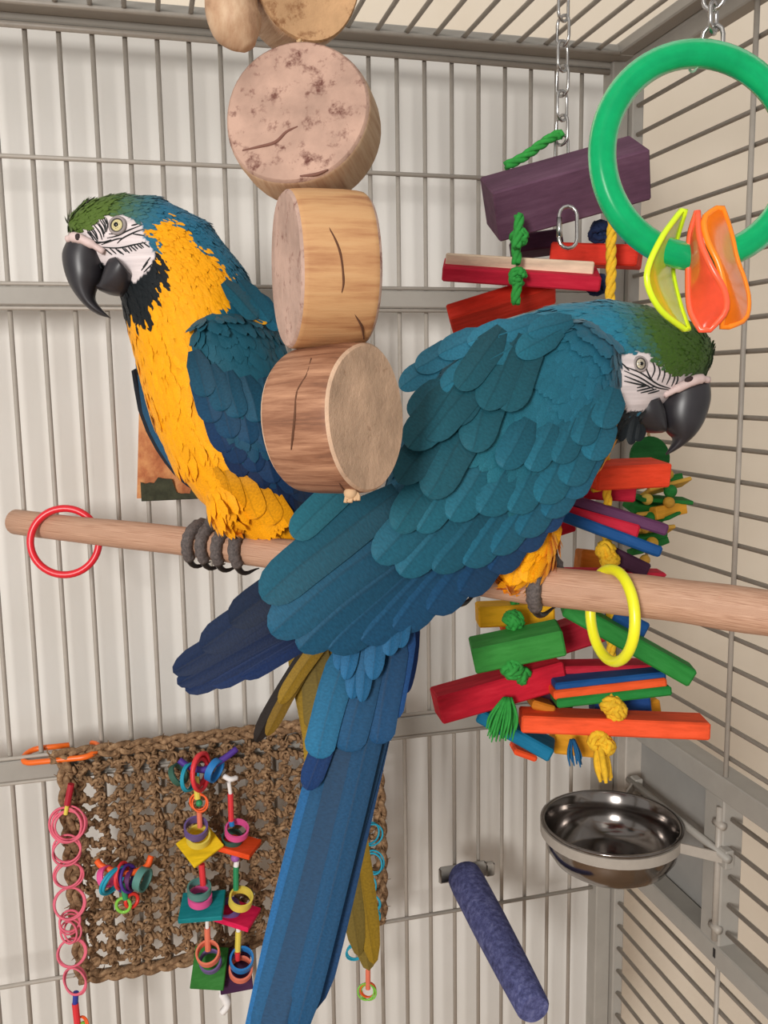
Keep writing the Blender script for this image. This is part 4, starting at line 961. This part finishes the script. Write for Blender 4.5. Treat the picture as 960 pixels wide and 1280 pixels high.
for row, (tips, dv, w, l0, l1, cA) in enumerate([
    ([(304, 596), (330, 612), (352, 634), (372, 650), (384, 664)], (-34, -120), 34, .002, .0035, Cx(16, 38, 72)),
    ([(283, 566), (300, 580), (322, 590), (344, 604), (366, 618), (384, 628)], (-26, -96), 34, .0035, .005, Cx(18, 50, 86)),
    ([(268, 528), (290, 548), (312, 556), (334, 566), (356, 574), (376, 578)], (-20, -74), 32, .005, .0063, Cx(20, 64, 94)),
    ([(258, 496), (278, 514), (300, 522), (322, 528), (344, 530), (364, 532)], (-16, -58), 30, .006, .0072, Cx(22, 74, 98))]):
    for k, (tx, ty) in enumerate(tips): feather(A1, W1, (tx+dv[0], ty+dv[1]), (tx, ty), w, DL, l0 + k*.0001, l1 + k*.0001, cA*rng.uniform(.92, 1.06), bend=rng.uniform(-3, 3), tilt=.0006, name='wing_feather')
# scapulars with the yellow gap at the shoulder
for b, t, w, cA in (((300, 352), (338, 402), 26, Cx(24, 88, 110)), ((318, 366), (350, 412), 24, Cx(22, 84, 108)), ((280, 352), (322, 398), 24, Cx(26, 92, 112)), ((306, 392), (334, 404), 8, Cx(226, 160, 30))):
    feather(A1, W1, b, t, w, DL, .008, .011, cA, name='scapular_feather')
# far (right) wing peeping out beyond the breast
DF = lambda x, y: .776 - (y-455)*.00004
wf = shell([(168, 440), (172, 478), (180, 518), (196, 556), (223, 588), (248, 607)], [(214, 440), (222, 478), (236, 518), (252, 556), (272, 588), (282, 606)], DF, .0, lambda x, y: np.tile(Cx(22, 78, 112), (len(x), 1)), 10, 18, .002)
WF = wf.build('wing', M_fea, A1)
feather(A1, WF, (167, 462), (248, 609), 15, DF, .002, .003, Cx(16, 22, 34), bend=17, name='wing_feather'); feather(A1, WF, (176, 466), (254, 606), 22, DF, .004, .005, Cx(22, 78, 112), bend=16, name='wing_feather'); feather(A1, WF, (184, 468), (260, 604), 26, DF, .006, .007, Cx(24, 84, 116), bend=14, name='wing_feather')
# thigh feathers, wing tip and the olive underside of the tail
for b, t, w in (((262, 580), (279, 646), 30), ((282, 588), (296, 642), 30), ((300, 596), (322, 648), 34), ((318, 606), (345, 655), 32), ((334, 612), (362, 658), 26)):
    feather(A1, None, b, t, w, DL, .002, .010, C_YEL*rng.uniform(.86, 1.0), name='thigh_feather')
DT1 = lambda x, y: float(np.interp(y, [690, 800, 1250], [.775, .80, .835]))
OLV, OLY = Cx(112, 94, 40), Cx(146, 116, 28)
TL1 = feather(A1, None, (372, 700), (458, 1214), 34, DT1, .0, .0, OLV, bend=-10, name='tail', sharpness=.88)
for b, t, w, cA, l in (((378, 700), (466, 1206), 30, OLY*.85, .002), ((366, 700), (447, 1196), 30, OLV*.9, .003), ((360, 740), (420, 1080), 40, OLY, .004), ((372, 740), (404, 1000), 44, OLY*1.05, .006), ((380, 760), (398, 918), 40, OLV, .008)):
    feather(A1, TL1, b, t, w, DT1, l, l+.001, cA, bend=-6, name='tail_feather', sharpness=.86)
for b, t, w, cA, l in (((415, 770), (320, 928), 22, Cx(34, 26, 22), .010), ((420, 770), (334, 920), 18, Cx(120, 92, 26), .013), ((424, 775), (350, 880), 20, Cx(140, 110, 30), .015)):
    feather(A1, W1, b, t, w, DT1, l, l+.002, cA, bend=3, name='wing_feather', sharpness=.82)
L_ = lambda x, y, d: P(x, y, d)
foot(A1, [(253, -3), (266, 2)], [(perch_c(262) + UPV*(perch_r(262)+.003), P(283, 632, .742), .0066)])
foot(A1, [(290, -4), (306, 4)], [(perch_c(302) + UPV*(perch_r(302)+.003), P(326, 640, .748), .0070)])
# ---------------- parrot bending to the right
ST2 = [(882, 452, .655, 20, .014), (866, 448, .655, 38, .024), (842, 446, .653, 50, .031), (812, 448, .650, 64, .037), (778, 455, .644, 80, .042), (730, 470, .636, 93, .048), (680, 497, .629, 112, .052), (630, 547, .622, 116, .053),
       (580, 612, .612, 98, .047), (532, 685, .598, 72, .038), (494, 750, .585, 44, .026), (474, 800, .578, 24, .014)]
bd2 = mk(ST2, [(655, 680, .618, .022, .028, .022), (566, 695, .630, .018, .020, .018), (795, 505, .648, .016, .016, .020)])
FACE2 = [(776, 446), (782, 441), (810, 441), (828, 455), (847, 467), (869, 467), (888, 475), (886, 482), (862, 494), (842, 500), (824, 506), (800, 514), (785, 514), (775, 495)]
THR2 = [(776, 470), (775, 495), (786, 513), (845, 505), (845, 548), (780, 556), (766, 530), (760, 480)]
def col2(x, y, face=True):
    c = mixc(np.tile(Cx(40, 124, 150), (len(x), 1)), np.tile(Cx(24, 90, 118), (len(x), 1)), sm01(y, 400, 560))
    c = mixc(c, np.tile(C_BLUE, (len(x), 1)), sm01(y, 680, 780))
    c = mixc(c, np.tile(Cx(66, 98, 30), (len(x), 1)), sm01(x - (y-430)*.3, 786, 826) * (y < 500))
    c[in_poly(x, y, [(740, 520), (770, 530), (780, 580), (700, 690), (690, 760), (606, 770), (606, 690)])] = C_YEL
    c[in_poly(x, y, THR2)] = C_BLK
    if face: c[in_poly(x, y, FACE2)] = C_WHT
    return c
A2 = thing('macaw', 'blue and yellow macaw leaning down to the right, folded blue wing and long tail showing', 'parrot', perch_c(640) + UPV*perch_r(640), 'macaws on the perch')
body_obj(bd2, A2, col2)
fl2 = spine_flow(ST2)
def size2(p):
    x, y = pixv(p); return np.interp(x, [520, 660, 740, 800, 890], [.022, .019, .012, .0068, .0058])
sk2 = lambda x, y, p: in_poly(x, y, FACE2) | (y > 735)
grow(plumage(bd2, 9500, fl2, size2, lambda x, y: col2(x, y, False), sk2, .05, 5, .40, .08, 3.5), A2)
o_, i_, w_ = smooth_pairs([(886, 477), (887, 500), (880, 525), (869, 543), (855, 556), (843, 564), (833, 569)], [(827, 496), (824, 510), (826, 525), (834, 540), (841, 546), (840, 554), (832, 567)], [.0165, .0165, .0148, .0118, .0080, .0048, .0006])
loft2(o_, i_, .645, w_).build('upper_beak', M_beak, A2)
o_, i_, w_ = smooth_pairs([(784, 512), (787, 527), (799, 537), (814, 541), (828, 541)], [(822, 498), (828, 510), (831, 523), (832, 533), (832, 538)], [.0205, .0190, .0160, .0120, .0065])
loft2(o_, i_, .638, w_).build('lower_beak', M_beak, A2)
mb = MB(); mb.tube(spline([P(886, 475, .632), P(872, 474, .629), P(850, 484, .628), P(830, 494, .628)], 6), [.0024]*4 + [.0036]*5 + [.0032]*5 + [.0024]*5, 10); mb.build('cere', M_cere, A2)
MB().ball(P(861, 474, .6255), .0022, 12, 8, (1.5, .9, .6), (nrm(RIGHT - DOWN*.4), nrm(DOWN + RIGHT*.4), FWD)).build('nostril', plain('nostril_dark', (50, 34, 34), .8), A2)
eye(A2, bd2, 800, 455, .615, 8.2, (196, 186, 166), nrm(-FWD + RIGHT*.2))
z5 = lambda *q: [(480 + x*.45833, 360 + y*.45833) for x, y in q]
strokes(A2, bd2, [z5((728, 192), (738, 220), (730, 245)), z5((742, 198), (752, 228), (745, 252)), z5((758, 205), (765, 232), (758, 258)), z5((772, 215), (780, 238), (770, 264)), z5((788, 222), (792, 245), (784, 268)), z5((800, 232), (800, 252), (790, 272)),
  z5((655, 214), (700, 232), (745, 262), (782, 275)), z5((655, 226), (700, 246), (740, 270), (778, 278)), z5((656, 240), (700, 258), (735, 276)), z5((655, 254), (690, 262), (720, 268)), z5((690, 272), (720, 266)), z5((700, 286), (742, 276)), z5((690, 281), (735, 270)), z5((720, 288), (750, 280)), z5((712, 212), (722, 238), (735, 256)), z5((648, 205), (668, 225))], .0006, .62)
# fringe of black throat feathers
for b, t in (((786, 505), (776, 552)), ((776, 492), (768, 540)), ((794, 520), (788, 556)), ((772, 480), (766, 520)), ((800, 530), (797, 552))):
    feather(A2, None, b, t, 18, lambda x, y: .612, .0, .0, C_BLK*1.3, name='throat_feather', sharpness=.4)
# ---------------- near (right) wing
E_AX = np.array([-.775, .632]); P_AX = np.array([.632, .775]); O_AX = np.array([700., 480.])
def DR(x, y):
    q = np.array([x, y]) - O_AX; u = q @ E_AX; v = q @ P_AX - 8
    d = np.interp(u, [-110, 0, 120, 250, 400, 600], [.600, .5735, .556, .545, .536, .526]); k = np.interp(u, [0, 150, 350, 600], [.034, .030, .016, .006]); vw = np.interp(u, [0, 150, 350, 600], [125, 122, 100, 80])
    return float(d + k*min(2.2, (v/vw)**2))
def colw2(x, y):
    c = mixc(np.tile(Cx(32, 100, 116), (len(x), 1)), np.tile(Cx(32, 98, 122), (len(x), 1)), sm01(x, 620, 760)); return c
wr = shell([(748, 400), (700, 398), (660, 404), (620, 420), (585, 450), (560, 490), (545, 540), (535, 600)], [(770, 416), (777, 450), (776, 490), (768, 530), (750, 566), (722, 606), (690, 640), (650, 662)], DR, .0055, colw2, 18, 22, .018)
W2 = wr.build('wing', M_fea, A2)
REG2 = [(748, 400), (700, 399), (655, 408), (660, 440), (625, 520), (600, 560), (620, 610), (690, 620), (735, 580), (768, 530), (777, 480), (776, 430)]
wing_small(wr, A2, W2, 1900, .0165, (-.62, .78), colw2, DR, .022, 12, REG2)
def row(tips, dv, w, l0, l1, cols, name='wing_feather', sh=.72, tilt=.0007, step=.00012, bend=0, order=1):
    n = len(tips)
    for k, (tx, ty) in enumerate(tips):
        d = dv[k] if isinstance(dv, list) else dv; f = k/max(1, n-1); cA = (cols[0]*(1-f) + cols[1]*f)*rng.uniform(.9, 1.1); ww = w[k] if isinstance(w, list) else w
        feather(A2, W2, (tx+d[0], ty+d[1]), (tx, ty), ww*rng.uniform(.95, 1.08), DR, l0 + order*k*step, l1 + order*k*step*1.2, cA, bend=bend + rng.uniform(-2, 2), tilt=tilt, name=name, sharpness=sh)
# primaries (dark wing tip)
row([(300, 846), (262, 856), (232, 864), (222, 856), (217, 842), (252, 812), (288, 780)], [(165, -95), (190, -100), (215, -110), (230, -125), (235, -130), (200, -130), (170, -120)], [34, 34, 32, 32, 32, 40, 44], -.003, -.002, (Cx(20, 42, 84), Cx(18, 32, 56)), 'primary_feather', .86, bend=4)
# secondaries along the lower edge, right to left, then up
row([(676, 664), (648, 688), (614, 714), (575, 742), (535, 764), (492, 786), (452, 802), (412, 814), (374, 813), (340, 794)], [(45, -90), (60, -100), (78, -112), (95, -122), (110, -130), (126, -138), (140, -142), (160, -140), (175, -140), (180, -142)], [46, 50, 54, 56, 58, 60, 60, 60, 58, 58], .000, .0028, (Cx(24, 64, 110), Cx(24, 78, 104)), 'secondary_feather', .8, bend=5)
row([(328, 750), (366, 672)], [(170, -135), (95, -90)], [56, 40], .003, .0045, (Cx(26, 84, 104), Cx(32, 98, 114)), 'secondary_feather', .82, bend=4)
# greater coverts
row([(708, 622), (682, 646), (650, 670), (616, 692), (580, 706), (542, 714), (499, 718), (470, 702)], [(40, -82), (48, -88), (56, -94), (66, -98), (76, -104), (88, -108), (96, -110), (100, -104)], [44, 46, 48, 48, 50, 52, 54, 52], .0025, .0058, (Cx(32, 100, 128), Cx(28, 88, 108)), 'greater_covert', .74)
# median coverts
row([(738, 575), (708, 606), (674, 628), (638, 640), (600, 642), (562, 650), (522, 664), (494, 664)], [(22, -60), (30, -66), (36, -70), (40, -76), (46, -80), (54, -84), (60, -86), (64, -86)], [40, 42, 46, 50, 54, 50, 48, 46], .005, .0085, (Cx(34, 104, 128), Cx(28, 90, 106)), 'median_covert', .70)
# lesser coverts
row([(752, 535), (724, 556), (694, 578), (662, 588), (628, 586)], [(16, -50), (20, -52), (26, -56), (30, -58), (34, -62)], 38, .0072, .0100, (Cx(34, 102, 124), Cx(30, 96, 116)), 'lesser_covert', .66)
# scapulars over the shoulder and back
row([(498, 604), (535, 622), (590, 565), (560, 530), (632, 514), (605, 512), (572, 486), (532, 548), (510, 560)], [(70, -92), (62, -110), (34, -110), (56, -92), (34, -104), (44, -96), (56, -76), (66, -80), (60, -80)], [44, 50, 52, 46, 48, 44, 40, 46, 44], .009, .013, (Cx(26, 82, 96), Cx(28, 86, 100)), 'scapular_feather', .70, step=.0005)
row([(500, 486), (520, 462), (548, 444), (584, 428), (622, 420), (660, 416)], [(52, -34), (54, -32), (58, -28), (60, -24), (60, -20), (56, -16)], 30, .009, .012, (Cx(56, 138, 170), Cx(34, 104, 126)), 'mantle_feather', .6)
row([(528, 512), (552, 486), (580, 464), (612, 450), (646, 444), (512, 520)], [(58, -44), (60, -44), (62, -40), (60, -36), (56, -32), (50, -44)], 34, .010, .0135, (Cx(40, 116, 140), Cx(30, 96, 114)), 'mantle_feather', .6)
# belly fluff and other wing tip
DB = lambda x, y: .598 + abs(x-652)*.0002
for b, t, w, k in (((690, 640), (676, 706), 34, .95), ((672, 650), (658, 728), 40, 1), ((655, 660), (640, 732), 40, 1.02), ((640, 670), (628, 722), 34, .95), ((622, 690), (606, 716), 30, .8), ((665, 680), (668, 722), 26, .9)):
    feather(A2, None, b, t, w, DB, 0, .004, C_YEL*k, name='thigh_feather', sharpness=.45)
feather(A2, None, (518, 760), (509, 866), 20, lambda x, y: .59, 0, 0, Cx(22, 56, 120), name='wing_feather', sharpness=.5)
# ---------------- long tail
DT2 = lambda x, y: float(np.interp(y, [740, 900, 1330], [.572, .560, .520]))
TB, TD_ = Cx(30, 80, 118), Cx(24, 62, 94)
TL2 = feather(A2, None, (488, 755), (338, 1340), 60, DT2, .004, .004, TD_, name='tail', sharpness=.9, bend=-6)
for b, t, w, l, cA, bn in (((500, 765), (384, 1266), 44, -.002, Cx(24, 64, 106), -3), ((506, 770), (402, 1160), 36, .0, TD_*1.0, -3), ((496, 760), (366, 1300), 38, .006, Cx(26, 72, 108), -4), ((470, 770), (322, 1330), 42, .001, TB, 4), ((450, 780), (312, 1340), 34, -.003, Cx(36, 98, 150), 6),
                         ((462, 790), (384, 988), 30, .007, Cx(18, 50, 96), 2), ((440, 790), (396, 948), 40, .009, Cx(34, 100, 136), 2), ((470, 780), (432, 940), 46, .008, Cx(26, 74, 110), 0), ((496, 770), (470, 930), 44, .007, Cx(24, 68, 106), 0), ((512, 765), (488, 900), 30, .005, Cx(24, 70, 124), 0)):
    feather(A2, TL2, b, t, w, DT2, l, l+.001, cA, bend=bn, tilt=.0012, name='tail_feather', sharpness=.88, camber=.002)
for b, t, w, l in (((432, 780), (424, 838), 22, .014), ((450, 780), (440, 874), 24, .012), ((462, 780), (452, 878), 22, .0135), ((472, 775), (466, 850), 26, .015), ((492, 770), (486, 820), 24, .0145), ((505, 760), (500, 810), 22, .013), ((446, 775), (432, 850), 22, .016)):
    feather(A2, TL2, b, t, w, DT2, l, l+.002, Cx(32, 92, 132)*rng.uniform(.9, 1.1), name='tail_covert', sharpness=.6)
foot(A2, [(684, -6)], [(perch_c(686) + UPV*(perch_r(686)+.002), P(672, 668, .622), .0062)], th1=150)
foot(A2, [(566, -2), (578, 0)], [(perch_c(575) + UPV*(perch_r(575)+.002), P(575, 690, .65), .0062)], th0=-80, th1=158)
